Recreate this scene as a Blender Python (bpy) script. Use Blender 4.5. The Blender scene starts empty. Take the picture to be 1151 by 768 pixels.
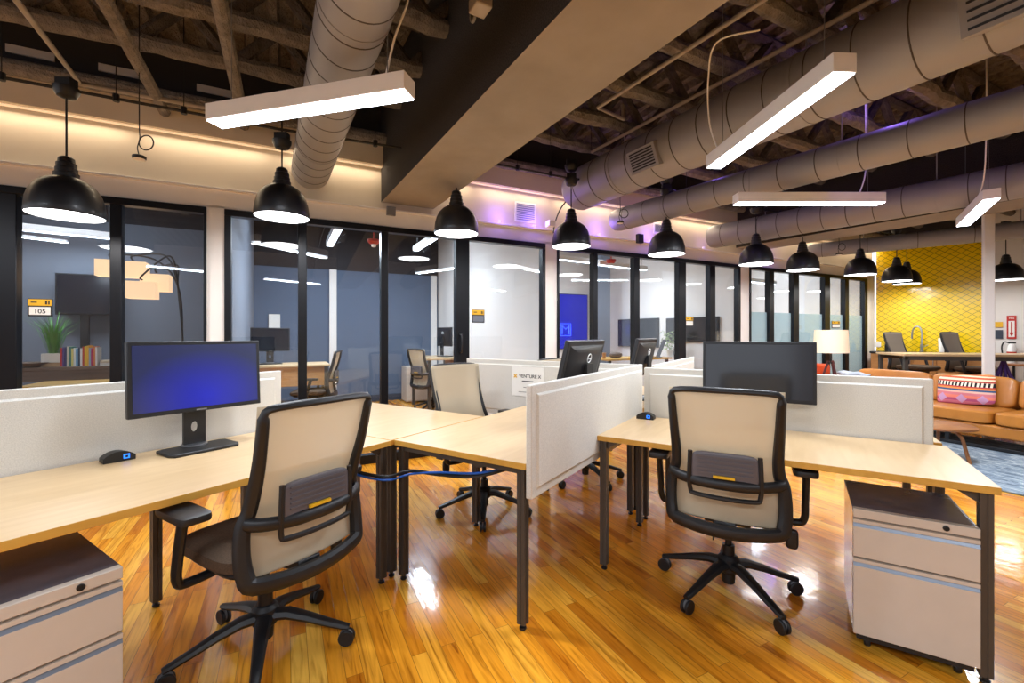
import bpy, math, random
from math import sin, cos, pi, radians, sqrt, tan
from mathutils import Vector, Matrix
random.seed(7)
C = bpy.context.scene.collection
# ------------------------------------------------------------------ camera geometry (pixels of a 1151x768 frame)
F, HZ, EYE, CX = 500.0, 376.0, 1.296, 575.5
def at(px, py, z=0.0):                      # point of the plane z seen at a pixel
    Y = F*(EYE-z)/(py-HZ); return Vector(((px-CX)/F*Y, Y, z))
def atY(px, py, Y): return Vector(((px-CX)/F*Y, Y, EYE-(py-HZ)*Y/F))
A1 = radians(32.8); DR = radians(57.2)      # desk grid: local x = p, local y = q
def DP(p, q, z=0.0): return Vector((sin(A1)*p-cos(A1)*q, cos(A1)*p+sin(A1)*q, z))
W0 = Vector((-3.742, 3.286, 0)); WR = radians(27.02)   # glazed wall: local x = s, local y = into the rooms
WU = Vector((cos(WR), sin(WR), 0)); WV = Vector((-sin(WR), cos(WR), 0))
def WP(s, d, z=0.0): return W0+WU*s+WV*d+Vector((0, 0, z))
def sx(px, d=0.0):                          # s where the sight line of a column meets the plane at depth d
    t = (px-CX)/F; o = W0+WV*d
    return (t*o.y-o.x)/(WU.x-t*WU.y)
def ow(px, py, d=0.0):
    s = sx(px, d); P = WP(s, d); return s, EYE-(py-HZ)*P.y/F

# ------------------------------------------------------------------ materials
def lin(c):
    r = []
    for v in c:
        v = v/255.0; r.append(v/12.92 if v <= .04045 else ((v+.055)/1.055)**2.4)
    return (*r, 1)
def newmat(n):
    m = bpy.data.materials.new(n); m.use_nodes = True
    return m, m.node_tree, m.node_tree.nodes['Principled BSDF']
def M(n, col, rough=.5, metal=0, noise=None, bump=None, spec=.5, coat=0, emit=None, scale=(1, 1, 1), sheen=0):
    m, t, b = newmat(n); N = t.nodes; L = t.links
    b.inputs['Base Color'].default_value = lin(col); b.inputs['Roughness'].default_value = rough
    b.inputs['Metallic'].default_value = metal; b.inputs['Specular IOR Level'].default_value = spec
    if coat: b.inputs['Coat Weight'].default_value = coat; b.inputs['Coat Roughness'].default_value = .08
    tc = N.new('ShaderNodeTexCoord'); mp = N.new('ShaderNodeMapping'); mp.inputs['Scale'].default_value = scale
    L.new(tc.outputs['Object'], mp.inputs['Vector'])
    if noise:                                # (scale, amount)
        nz = N.new('ShaderNodeTexNoise'); nz.inputs['Scale'].default_value = noise[0]; nz.inputs['Detail'].default_value = 5
        L.new(mp.outputs[0], nz.inputs['Vector'])
        rp = N.new('ShaderNodeMapRange'); rp.inputs[1].default_value = .25; rp.inputs[2].default_value = .75
        rp.inputs[3].default_value = 1-noise[1]; rp.inputs[4].default_value = 1+noise[1]*.6
        L.new(nz.outputs[0], rp.inputs[0])
        mx = N.new('ShaderNodeVectorMath'); mx.operation = 'SCALE'; mx.inputs[0].default_value = lin(col)[:3]
        L.new(rp.outputs[0], mx.inputs['Scale']); L.new(mx.outputs[0], b.inputs['Base Color'])
    if bump:                                 # (scale, strength, distance)
        n2 = N.new('ShaderNodeTexNoise'); n2.inputs['Scale'].default_value = bump[0]; n2.inputs['Detail'].default_value = 4
        L.new(mp.outputs[0], n2.inputs['Vector'])
        bp = N.new('ShaderNodeBump'); bp.inputs['Strength'].default_value = bump[1]; bp.inputs['Distance'].default_value = bump[2]
        L.new(n2.outputs[0], bp.inputs['Height']); L.new(bp.outputs[0], b.inputs['Normal'])
    if emit: b.inputs['Emission Color'].default_value = lin(emit[0]); b.inputs['Emission Strength'].default_value = emit[1]
    return m
def glassmat(n, tint, refl, frost=0):
    m, t, b = newmat(n); N = t.nodes; L = t.links; N.remove(b)
    out = N['Material Output']; tr = N.new('ShaderNodeBsdfTransparent'); tr.inputs[0].default_value = (*tint, 1)
    gl = N.new('ShaderNodeBsdfGlossy'); gl.inputs['Roughness'].default_value = .01
    fr = N.new('ShaderNodeLayerWeight'); fr.inputs[0].default_value = .5
    pw = N.new('ShaderNodeMath'); pw.operation = 'POWER'; pw.inputs[1].default_value = 5; L.new(fr.outputs['Facing'], pw.inputs[0])
    mu = N.new('ShaderNodeMath'); mu.operation = 'MULTIPLY_ADD'; mu.inputs[1].default_value = .95-refl; mu.inputs[2].default_value = .04+refl; mu.use_clamp = True
    L.new(pw.outputs[0], mu.inputs[0]); mx = N.new('ShaderNodeMixShader'); L.new(mu.outputs[0], mx.inputs[0])
    L.new(tr.outputs[0], mx.inputs[1]); L.new(gl.outputs[0], mx.inputs[2]); last = mx
    if frost:
        df = N.new('ShaderNodeBsdfDiffuse'); df.inputs[0].default_value = lin((205, 222, 224))
        tl = N.new('ShaderNodeBsdfTranslucent'); tl.inputs[0].default_value = lin((215, 230, 232))
        m1 = N.new('ShaderNodeMixShader'); m1.inputs[0].default_value = .5; L.new(df.outputs[0], m1.inputs[1]); L.new(tl.outputs[0], m1.inputs[2])
        m2 = N.new('ShaderNodeMixShader'); m2.inputs[0].default_value = frost; L.new(last.outputs[0], m2.inputs[1]); L.new(m1.outputs[0], m2.inputs[2]); last = m2
    L.new(last.outputs[0], out.inputs['Surface']); return m
def meshmat(n, col, through):
    m, t, b = newmat(n); N = t.nodes; L = t.links
    b.inputs['Base Color'].default_value = lin(col); b.inputs['Roughness'].default_value = .75
    tl = N.new('ShaderNodeBsdfTranslucent'); tl.inputs[0].default_value = lin(col)
    m1 = N.new('ShaderNodeMixShader'); m1.inputs[0].default_value = .35; L.new(b.outputs[0], m1.inputs[1]); L.new(tl.outputs[0], m1.inputs[2])
    tr = N.new('ShaderNodeBsdfTransparent'); mx = N.new('ShaderNodeMixShader'); mx.inputs[0].default_value = through
    L.new(m1.outputs[0], mx.inputs[1]); L.new(tr.outputs[0], mx.inputs[2]); L.new(mx.outputs[0], N['Material Output'].inputs['Surface'])
    tc = N.new('ShaderNodeTexCoord'); w = N.new('ShaderNodeTexNoise'); w.inputs['Scale'].default_value = 400
    L.new(tc.outputs['Object'], w.inputs['Vector']); bp = N.new('ShaderNodeBump'); bp.inputs['Strength'].default_value = .3; bp.inputs['Distance'].default_value = .002
    L.new(w.outputs[0], bp.inputs['Height']); L.new(bp.outputs[0], b.inputs['Normal'])
    return m
def floormat():
    m, t, b = newmat('honey_oak_boards'); N = t.nodes; L = t.links
    tc = N.new('ShaderNodeTexCoord'); mp = N.new('ShaderNodeMapping'); L.new(tc.outputs['Object'], mp.inputs['Vector'])
    mp.inputs['Rotation'].default_value = (0, 0, radians(90))
    br = N.new('ShaderNodeTexBrick'); br.inputs['Scale'].default_value = 1; br.inputs['Mortar Size'].default_value = .0012
    br.inputs['Brick Width'].default_value = .95; br.inputs['Row Height'].default_value = .062; br.offset = .37; br.inputs['Mortar Smooth'].default_value = .2
    br.inputs['Color1'].default_value = (0, 0, 0, 1); br.inputs['Color2'].default_value = (1, 1, 1, 1); br.inputs['Mortar'].default_value = (.5, .5, .5, 1); br.inputs['Bias'].default_value = 0
    L.new(mp.outputs[0], br.inputs['Vector'])
    # grain stretched along the boards, shifted from board to board
    sep = N.new('ShaderNodeVectorMath'); sep.operation = 'MULTIPLY_ADD'; sep.inputs[1].default_value = (2.2, 30, 1)
    L.new(mp.outputs[0], sep.inputs[0])
    sc = N.new('ShaderNodeVectorMath'); sc.operation = 'SCALE'; sc.inputs['Scale'].default_value = 17
    L.new(br.outputs['Color'], sc.inputs[0]); L.new(sc.outputs[0], sep.inputs[2])
    gr = N.new('ShaderNodeTexNoise'); gr.inputs['Scale'].default_value = 1.0; gr.inputs['Detail'].default_value = 7; gr.inputs['Distortion'].default_value = 1.8
    L.new(sep.outputs[0], gr.inputs['Vector'])
    r1 = N.new('ShaderNodeValToRGB'); e = r1.color_ramp.elements
    e[0].position = 0; e[0].color = lin((198, 118, 24)); e[1].position = 1; e[1].color = lin((248, 194, 84))
    for p, c in ((.12, (220, 138, 30)), (.5, (236, 158, 40)), (.85, (243, 174, 56))):
        x = e.new(p); x.color = lin(c)
    L.new(br.outputs['Color'], r1.inputs[0])
    r2 = N.new('ShaderNodeValToRGB'); e = r2.color_ramp.elements
    e[0].position = .28; e[0].color = (.34, .21, .10, 1); e[1].position = .58; e[1].color = (1.06, 1.05, 1.02, 1)
    x = e.new(.40); x.color = (.80, .70, .56, 1)
    L.new(gr.outputs[0], r2.inputs[0])
    mx = N.new('ShaderNodeMix'); mx.data_type = 'RGBA'; mx.blend_type = 'MULTIPLY'; mx.inputs[0].default_value = .85
    L.new(r1.outputs[0], mx.inputs[6]); L.new(r2.outputs[0], mx.inputs[7])
    m3 = N.new('ShaderNodeMix'); m3.data_type = 'RGBA'; m3.inputs[7].default_value = lin((90, 48, 16))
    mm = N.new('ShaderNodeMath'); mm.operation = 'MULTIPLY'; mm.inputs[1].default_value = .6; L.new(br.outputs['Fac'], mm.inputs[0])
    L.new(mm.outputs[0], m3.inputs[0]); L.new(mx.outputs[2], m3.inputs[6]); L.new(m3.outputs[2], b.inputs['Base Color'])
    b.inputs['Roughness'].default_value = .22; b.inputs['Coat Weight'].default_value = .6; b.inputs['Coat Roughness'].default_value = .06
    n2 = N.new('ShaderNodeTexNoise'); n2.inputs['Scale'].default_value = 9; n2.inputs['Detail'].default_value = 3; L.new(mp.outputs[0], n2.inputs['Vector'])
    ad = N.new('ShaderNodeMath'); ad.operation = 'MULTIPLY_ADD'; ad.inputs[1].default_value = .25; L.new(gr.outputs[0], ad.inputs[0]); L.new(n2.outputs[0], ad.inputs[2])
    ad2 = N.new('ShaderNodeMath'); ad2.operation = 'SUBTRACT'; L.new(ad.outputs[0], ad2.inputs[0]); L.new(br.outputs['Fac'], ad2.inputs[1])
    bp = N.new('ShaderNodeBump'); bp.inputs['Strength'].default_value = .35; bp.inputs['Distance'].default_value = .004
    L.new(ad2.outputs[0], bp.inputs['Height']); L.new(bp.outputs[0], b.inputs['Normal']); L.new(bp.outputs[0], b.inputs['Coat Normal'])
    return m
def woodmat(n, c1, c2, rough=.4, scale=(1, 14, 14), coat=0):
    m, t, b = newmat(n); N = t.nodes; L = t.links
    tc = N.new('ShaderNodeTexCoord'); mp = N.new('ShaderNodeMapping'); mp.inputs['Scale'].default_value = scale; L.new(tc.outputs['Object'], mp.inputs['Vector'])
    nz = N.new('ShaderNodeTexNoise'); nz.inputs['Scale'].default_value = 3; nz.inputs['Detail'].default_value = 6; nz.inputs['Distortion'].default_value = .5; L.new(mp.outputs[0], nz.inputs['Vector'])
    r = N.new('ShaderNodeValToRGB'); r.color_ramp.elements[0].position = .3; r.color_ramp.elements[0].color = lin(c1); r.color_ramp.elements[1].position = .7; r.color_ramp.elements[1].color = lin(c2)
    L.new(nz.outputs[0], r.inputs[0]); L.new(r.outputs[0], b.inputs['Base Color']); b.inputs['Roughness'].default_value = rough
    b.inputs['Coat Weight'].default_value = coat
    return m
def tilemat():                              # yellow diamond tiles with dark joints; object x = along wall, z = up
    m, t, b = newmat('yellow_diamond_tile'); N = t.nodes; L = t.links
    tc = N.new('ShaderNodeTexCoord'); sp = N.new('ShaderNodeSeparateXYZ'); L.new(tc.outputs['Object'], sp.inputs[0])
    def mth(op, a, b2=None, c=None):
        n = N.new('ShaderNodeMath'); n.operation = op
        for i, v in enumerate((a, b2, c)):
            if v is None: continue
            if isinstance(v, (int, float)): n.inputs[i].default_value = v
            else: L.new(v, n.inputs[i])
        return n.outputs[0]
    a = mth('MULTIPLY', sp.outputs[0], 1/.14); c = mth('MULTIPLY', sp.outputs[2], 1/.10)
    l1 = mth('FRACT', mth('ADD', a, c)); l2 = mth('FRACT', mth('SUBTRACT', a, c))
    w = .075
    j = mth('MAXIMUM', mth('LESS_THAN', l1, w), mth('LESS_THAN', l2, w))
    mx = N.new('ShaderNodeMix'); mx.data_type = 'RGBA'; L.new(j, mx.inputs[0]); mx.inputs[6].default_value = lin((244, 206, 8)); mx.inputs[7].default_value = lin((104, 84, 20))
    L.new(mx.outputs[2], b.inputs['Base Color']); b.inputs['Roughness'].default_value = .16
    # every tile sits at a slightly different tilt
    cb = N.new('ShaderNodeCombineXYZ'); L.new(mth('FLOOR', mth('ADD', a, c)), cb.inputs[0]); L.new(mth('FLOOR', mth('SUBTRACT', a, c)), cb.inputs[1])
    wn = N.new('ShaderNodeTexWhiteNoise'); L.new(cb.outputs[0], wn.inputs[0])
    v1 = N.new('ShaderNodeVectorMath'); v1.operation = 'SUBTRACT'; L.new(wn.outputs['Color'], v1.inputs[0]); v1.inputs[1].default_value = (.5, .5, .5)
    v2 = N.new('ShaderNodeVectorMath'); v2.operation = 'SCALE'; v2.inputs['Scale'].default_value = .022; L.new(v1.outputs[0], v2.inputs[0])
    g = N.new('ShaderNodeNewGeometry'); v3 = N.new('ShaderNodeVectorMath'); v3.operation = 'ADD'; L.new(g.outputs['Normal'], v3.inputs[0]); L.new(v2.outputs[0], v3.inputs[1])
    v4 = N.new('ShaderNodeVectorMath'); v4.operation = 'NORMALIZE'; L.new(v3.outputs[0], v4.inputs[0]); L.new(v4.outputs[0], b.inputs['Normal'])
    return m
def stripemat():                            # woven cushion: bands of colour across its height (object z)
    m, t, b = newmat('woven_striped_cloth'); N = t.nodes; L = t.links
    tc = N.new('ShaderNodeTexCoord'); sp = N.new('ShaderNodeSeparateXYZ'); L.new(tc.outputs['Generated'], sp.inputs[0])
    r = N.new('ShaderNodeValToRGB'); r.color_ramp.interpolation = 'CONSTANT'; e = r.color_ramp.elements
    e[0].position = 0; e[0].color = lin((150, 60, 90)); e[1].position = .97; e[1].color = lin((226, 160, 90))
    for p, c in ((.08, (200, 110, 130)), (.17, (170, 80, 120)), (.25, (226, 130, 110)), (.34, (205, 120, 130)), (.42, (222, 178, 160)), (.48, (38, 82, 128)), (.53, (228, 140, 70)), (.58, (190, 66, 60)),
                 (.62, (238, 226, 206)), (.74, (190, 76, 60)), (.79, (240, 220, 190)), (.85, (212, 92, 50)), (.90, (242, 222, 190)), (.94, (210, 110, 60))):
        x = e.new(p); x.color = lin(c)
    L.new(sp.outputs[2], r.inputs[0])
    def mth(op, a, b2=None):
        n = N.new('ShaderNodeMath'); n.operation = op
        for i, v in enumerate((a, b2)):
            if v is None: continue
            if isinstance(v, (int, float)): n.inputs[i].default_value = v
            else: L.new(v, n.inputs[i])
        return n.outputs[0]
    chk = mth('LESS_THAN', mth('FRACT', mth('MULTIPLY', sp.outputs[0], 16)), .5)
    band = mth('MULTIPLY', mth('GREATER_THAN', sp.outputs[2], .62), mth('LESS_THAN', sp.outputs[2], .74))
    mx = N.new('ShaderNodeMix'); mx.data_type = 'RGBA'; L.new(mth('MULTIPLY', chk, band), mx.inputs[0]); L.new(r.outputs[0], mx.inputs[6]); mx.inputs[7].default_value = lin((30, 26, 30))
    tri = mth('ABSOLUTE', mth('SUBTRACT', mth('FRACT', mth('MULTIPLY', sp.outputs[0], 3)), .5))
    dia = mth('LESS_THAN', mth('ADD', mth('MULTIPLY', tri, .5), mth('ABSOLUTE', mth('SUBTRACT', sp.outputs[2], .24))), .14)
    m2 = N.new('ShaderNodeMix'); m2.data_type = 'RGBA'; L.new(dia, m2.inputs[0]); L.new(mx.outputs[2], m2.inputs[6]); m2.inputs[7].default_value = lin((190, 150, 190))
    L.new(m2.outputs[2], b.inputs['Base Color']); b.inputs['Roughness'].default_value = .95
    return m
def rugmat():
    m, t, b = newmat('blue_grey_rug_pile'); N = t.nodes; L = t.links
    tc = N.new('ShaderNodeTexCoord'); nz = N.new('ShaderNodeTexNoise'); nz.inputs['Scale'].default_value = 5; nz.inputs['Detail'].default_value = 8; nz.inputs['Roughness'].default_value = .75; nz.inputs['Distortion'].default_value = 1.5
    mp = N.new('ShaderNodeMapping'); mp.inputs['Scale'].default_value = (1, 3, 1); L.new(tc.outputs['Object'], mp.inputs['Vector']); L.new(mp.outputs[0], nz.inputs['Vector'])
    r = N.new('ShaderNodeValToRGB'); e = r.color_ramp.elements; e[0].position = .36; e[0].color = lin((62, 80, 98)); e[1].position = .62; e[1].color = lin((196, 204, 206)); x = e.new(.5); x.color = lin((130, 146, 160))
    L.new(nz.outputs[0], r.inputs[0]); L.new(r.outputs[0], b.inputs['Base Color']); b.inputs['Roughness'].default_value = .95
    n2 = N.new('ShaderNodeTexNoise'); n2.inputs['Scale'].default_value = 120; L.new(tc.outputs['Object'], n2.inputs['Vector'])
    bp = N.new('ShaderNodeBump'); bp.inputs['Strength'].default_value = .5; bp.inputs['Distance'].default_value = .01; L.new(n2.outputs[0], bp.inputs['Height']); L.new(bp.outputs[0], b.inputs['Normal'])
    return m

m_floor = floormat()
m_top = woodmat('maple_laminate', (202, 170, 126), (212, 182, 140), .32, (1.2, 9, 9))
m_band = woodmat('maple_edge', (206, 156, 66), (216, 168, 78), .4, (1, 9, 9))
m_leg = M('dark_bronze_steel', (80, 74, 68), .42, .3, noise=(30, .06))
m_black = M('black_plastic', (21, 21, 24), .46, noise=(40, .08))
m_blackgloss = M('black_satin_metal', (20, 21, 26), .42, .1, noise=(25, .05), coat=.08)
m_frame = M('black_aluminium', (16, 18, 24), .35, .4, noise=(20, .05))
m_grey = M('grey_plastic', (112, 112, 116), .4, noise=(40, .05))
m_seat = M('dark_brown_seat_fabric', (84, 66, 50), .95, noise=(160, .35), bump=(260, .5, .003))
m_mesh = meshmat('beige_mesh_cloth', (216, 201, 174), .26)
m_taupe = meshmat('taupe_mesh_cloth', (150, 138, 126), .03)
m_lumbar = M('charcoal_lumbar_plastic', (92, 87, 92), .4, noise=(30, .05))
m_yellow = M('yellow_label', (226, 176, 30), .5, noise=(60, .05))
m_felt = M('light_grey_felt', (214, 211, 203), .95, noise=(230, .16), bump=(300, .35, .002))
m_cab = M('warm_grey_painted_steel', (206, 194, 180), .42, .05, noise=(15, .03))
m_cabside = M('glossy_beige_side', (190, 176, 162), .18, .55, noise=(12, .03))
m_cabtop = M('dark_bronze_top', (112, 106, 114), .22, .25, noise=(18, .1))
m_pull = M('blue_grey_pull', (126, 136, 150), .35, .3, noise=(30, .05))
m_blue = M('blue_light', (40, 120, 240), .4, emit=((30, 120, 255), 1.2), noise=(30, .05))
m_white = M('white_paint', (230, 226, 222), .75, noise=(3, .03), bump=(90, .08, .002))
m_upper = M('cream_paint', (212, 200, 182), .8, noise=(2, .04), bump=(60, .1, .003))
m_slate = M('slate_blue_paint', (86, 101, 124), .8, noise=(2, .04), bump=(60, .1, .002))
m_greyw = M('mid_grey_paint', (112, 119, 132), .8, noise=(2, .04), bump=(60, .1, .002))
m_dkpaint = M('dark_ceiling_paint', (52, 50, 54), .9, noise=(4, .1), bump=(40, .2, .004))
m_base = M('dark_baseboard', (50, 58, 74), .5, noise=(5, .05))
m_deck = M('fireproofed_deck', (124, 113, 105), .98, noise=(14, .45), bump=(45, 1, .03))
m_joist = M('fireproofed_steel', (124, 116, 109), .98, noise=(16, .4), bump=(60, 1, .02))  # tone lightened as if lit from below; webs use a darker copy
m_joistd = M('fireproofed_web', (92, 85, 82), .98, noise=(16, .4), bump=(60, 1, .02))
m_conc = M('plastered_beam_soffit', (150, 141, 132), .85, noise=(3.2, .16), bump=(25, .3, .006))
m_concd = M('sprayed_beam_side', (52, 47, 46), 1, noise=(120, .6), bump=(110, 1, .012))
m_duct = M('painted_duct_metal', (146, 144, 146), .5, .1, noise=(2, .06))
m_seam = M('duct_seam', (70, 60, 54), .6, noise=(10, .1))
m_pipe = M('painted_conduit', (158, 148, 138), .5, .1, noise=(9, .12))
m_lightbox = M('white_fixture_housing', (248, 247, 246), .4, noise=(10, .03))
m_glow = M('fixture_diffuser', (255, 255, 255), .5, emit=((236, 242, 255), 9))
m_glowroom = M('room_diffuser', (255, 255, 255), .5, emit=((236, 242, 255), 5))
m_glowp = M('pendant_diffuser', (255, 255, 255), .5, emit=((250, 250, 255), 6))
m_pin = M('pendant_white_inside', (240, 240, 240), .5, emit=((255, 255, 255), .6), noise=(10, .02))
m_screen = M('dark_screen', (20, 24, 34), .16, noise=(5, .1), coat=.4)
def bluescreen():
    m, t, b = newmat('blue_lit_screen'); N = t.nodes; L = t.links
    b.inputs['Base Color'].default_value = lin((22, 26, 46)); b.inputs['Roughness'].default_value = .2
    tc = N.new('ShaderNodeTexCoord'); mp = N.new('ShaderNodeMapping'); mp.inputs['Location'].default_value = (-.1, 0, .42); mp.inputs['Scale'].default_value = (3.2, 0, 4.5)
    L.new(tc.outputs['Object'], mp.inputs['Vector']); g = N.new('ShaderNodeTexGradient'); g.gradient_type = 'SPHERICAL'; L.new(mp.outputs[0], g.inputs['Vector'])
    r = N.new('ShaderNodeValToRGB'); e = r.color_ramp.elements; e[0].color = lin((46, 54, 100)); e[1].position = .95; e[1].color = lin((20, 36, 235)); L.new(g.outputs[0], r.inputs[0])
    L.new(r.outputs[0], b.inputs['Emission Color']); b.inputs['Emission Strength'].default_value = .42; return m
m_bscreen = bluescreen()
m_glass = glassmat('clear_glass', (.90, .94, .97), .015)
m_frost = glassmat('frosted_film', (.92, .96, .96), .01, .72)
m_red = M('red_paint', (190, 40, 30), .5, noise=(20, .05)); m_orange = M('orange_red_cloth', (222, 84, 40), .8, noise=(60, .1))
m_paper = M('white_paper', (236, 234, 228), .7, noise=(30, .02)); m_ink = M('black_ink', (40, 38, 40), .7, noise=(30, .02))
m_gold = M('gold_ink', (228, 176, 40), .6, noise=(30, .02)); m_greyink = M('grey_ink', (130, 130, 130), .7, noise=(30, .02))
m_leather = M('cognac_leather', (186, 118, 44), .42, noise=(7, .16), bump=(26, .25, .006), coat=.15)
m_wood = woodmat('walnut', (128, 80, 42), (160, 104, 58), .4); m_oak = woodmat('oak_cabinet', (176, 122, 66), (196, 140, 82), .5)
m_dwood = woodmat('dark_oak', (84, 66, 54), (112, 90, 72), .5)
m_cloth = M('pale_blue_cloth', (186, 200, 222), .95, noise=(30, .12), bump=(30, .5, .01))
m_shade = M('lamp_shade_cloth', (240, 226, 204), .9, emit=((255, 222, 180), .30), noise=(120, .05))
m_shade2 = M('lit_lamp_shade', (196, 172, 142), .9, emit=((255, 206, 160), .85), noise=(120, .05))
m_green = M('plant_leaf', (84, 148, 60), .6, noise=(12, .3)); m_green2 = M('pale_green_leaf', (150, 168, 110), .7, noise=(12, .3))
m_pot = M('white_pot', (226, 220, 210), .5, noise=(10, .04)); m_tan = M('tan_pot_base', (176, 140, 100), .7, noise=(20, .1))
m_chrome = M('brushed_steel', (176, 178, 184), .28, .9, noise=(30, .05)); m_counter = M('black_counter', (24, 24, 28), .25, noise=(40, .1))
m_cable = M('blue_cable', (24, 96, 200), .5, noise=(20, .05)); m_purple = M('purple_cable', (70, 44, 130), .5, noise=(20, .05))
m_tile = tilemat(); m_stripe = stripemat(); m_rug = rugmat()
m_neon = M('blue_neon', (40, 70, 255), .4, emit=((60, 90, 255), 3)); m_bluewall = M('deep_blue_screen', (20, 30, 160), .35, emit=((24, 40, 220), .25), noise=(2, .3))

# ------------------------------------------------------------------ mesh builder
class MB:
    def __init__(s): s.v = []; s.f = []; s.m = []; s.mi = 0
    def add(s, vs, fs):
        o = len(s.v); s.v += [Vector(v) for v in vs]; s.f += [tuple(i+o for i in f) for f in fs]; s.m += [s.mi]*len(fs); return s
    def box(s, x0, x1, y0, y1, z0, z1):
        if x0 > x1: x0, x1 = x1, x0
        if y0 > y1: y0, y1 = y1, y0
        if z0 > z1: z0, z1 = z1, z0
        return s.add([(x0,y0,z0),(x1,y0,z0),(x1,y1,z0),(x0,y1,z0),(x0,y0,z1),(x1,y0,z1),(x1,y1,z1),(x0,y1,z1)],
                     [(0,3,2,1),(4,5,6,7),(0,1,5,4),(1,2,6,5),(2,3,7,6),(3,0,4,7)])
    def bar(s, p0, p1, w, h, up=(0, 0, 1)):  # rectangular bar between two points
        p0, p1 = Vector(p0), Vector(p1); d = (p1-p0).normalized(); r = d.cross(Vector(up))
        if r.length < 1e-4: r = Vector((1, 0, 0))
        r.normalize(); u = r.cross(d); vs = []
        for p in (p0, p1):
            for a, b in ((-1, -1), (1, -1), (1, 1), (-1, 1)): vs.append(p+r*(a*w/2)+u*(b*h/2))
        return s.add(vs, [(0,1,2,3),(7,6,5,4),(0,4,5,1),(1,5,6,2),(2,6,7,3),(3,7,4,0)])
    def tube(s, pts, r, seg=10, closed=False, sy=1.0, caps=True):
        pts = [Vector(p) for p in pts]; n = len(pts); R = r if isinstance(r, (list, tuple)) else [r]*n; T = []
        for i in range(n):
            a = pts[(i-1) % n] if closed or i else pts[0]; b = pts[(i+1) % n] if closed or i < n-1 else pts[-1]; T.append((b-a).normalized())
        u = T[0].orthogonal().normalized(); vs = []
        if abs(T[0].z) < .95: u = Vector((0, 0, 1)).cross(T[0]).normalized()
        for i in range(n):
            u = (u-T[i]*u.dot(T[i])).normalized(); w = T[i].cross(u)
            for k in range(seg):
                a = 2*pi*k/seg; vs.append(pts[i]+u*(R[i]*cos(a))+w*(R[i]*sy*sin(a)))
        fs = []
        for i in range(n if closed else n-1):
            j = (i+1) % n
            for k in range(seg): k2 = (k+1) % seg; fs.append((i*seg+k, i*seg+k2, j*seg+k2, j*seg+k))
        if caps and not closed: fs.append(tuple(reversed(range(seg)))); fs.append(tuple((n-1)*seg+k for k in range(seg)))
        return s.add(vs, fs)
    def lathe(s, prof, seg=28, c=(0, 0, 0), axis='z', cap=True):
        vs = []; fs = []; n = len(prof); c = Vector(c)
        for r, z in prof:
            for k in range(seg):
                a = 2*pi*k/seg; q = (r*cos(a), r*sin(a), z)
                if axis == 'x': q = (q[2], q[0], q[1])
                if axis == 'y': q = (q[0], q[2], q[1])
                vs.append(c+Vector(q))
        for i in range(n-1):
            for k in range(seg): k2 = (k+1) % seg; fs.append((i*seg+k, i*seg+k2, (i+1)*seg+k2, (i+1)*seg+k))
        if cap and prof[0][0] > 1e-5: fs.append(tuple(reversed(range(seg))))
        if cap and prof[-1][0] > 1e-5: fs.append(tuple((n-1)*seg+k for k in range(seg)))
        return s.add(vs, fs)
    def prism(s, poly, z0, z1):
        n = len(poly); vs = [(x, y, z0) for x, y in poly]+[(x, y, z1) for x, y in poly]
        return s.add(vs, [tuple(reversed(range(n))), tuple(range(n, 2*n))]+[(i, (i+1) % n, (i+1) % n+n, i+n) for i in range(n)])
    def soft(s, a, b, c, e1=.35, e2=.35, cen=(0, 0, 0), nu=24, nv=14):   # superellipsoid cushion
        f = lambda t, e: math.copysign(abs(t)**e, t); vs = []; fs = []; cen = Vector(cen)
        for i in range(nv+1):
            ph = -pi/2+pi*i/nv
            for k in range(nu):
                th = 2*pi*k/nu; vs.append(cen+Vector((a*f(cos(ph), e1)*f(cos(th), e2), b*f(cos(ph), e1)*f(sin(th), e2), c*f(sin(ph), e1))))
        for i in range(nv):
            for k in range(nu): k2 = (k+1) % nu; fs.append((i*nu+k, i*nu+k2, (i+1)*nu+k2, (i+1)*nu+k))
        return s.add(vs, fs)
    def rot(s, m3, start=0):
        for i in range(start, len(s.v)): s.v[i] = m3 @ s.v[i]
        return s
    def build(s, name, mats, parent=None, loc=(0, 0, 0), rz=0, bevel=0, seg=2, smooth=True, angle=35, label=None):
        me = bpy.data.meshes.new(name); me.from_pydata([tuple(v) for v in s.v], [], s.f)
        mats = mats if isinstance(mats, (list, tuple)) else [mats]
        for m in mats: me.materials.append(m)
        me.polygons.foreach_set('material_index', s.m); me.validate(); me.update()
        import bmesh
        bm = bmesh.new(); bm.from_mesh(me); bmesh.ops.recalc_face_normals(bm, faces=bm.faces); bm.to_mesh(me); bm.free()
        if smooth:
            me.polygons.foreach_set('use_smooth', [True]*len(me.polygons)); me.set_sharp_from_angle(angle=radians(angle))
        o = bpy.data.objects.new(name, me); C.objects.link(o); o.location = loc; o.rotation_euler = (0, 0, rz)
        if parent: o.parent = parent
        if bevel:
            b = o.modifiers.new('Bevel', 'BEVEL'); b.width = bevel; b.segments = seg; b.limit_method = 'ANGLE'; b.angle_limit = radians(40); b.harden_normals = False
        if label: o['label'] = label
        return o
def tag(o, label=None, cat=None, group=None, kind=None):
    if label: o['label'] = label
    if cat: o['category'] = cat
    if group: o['group'] = group
    if kind: o['kind'] = kind
    return o
def thing(name, loc, rz, label, cat, group=None):
    o = bpy.data.objects.new(name, None); C.objects.link(o); o.location = loc; o.rotation_euler = (0, 0, rz); o.empty_display_size = .1
    return tag(o, label, cat, group)
KIDS = {}
def children(o): return [c for c in bpy.data.objects if c.parent == o]
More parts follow.
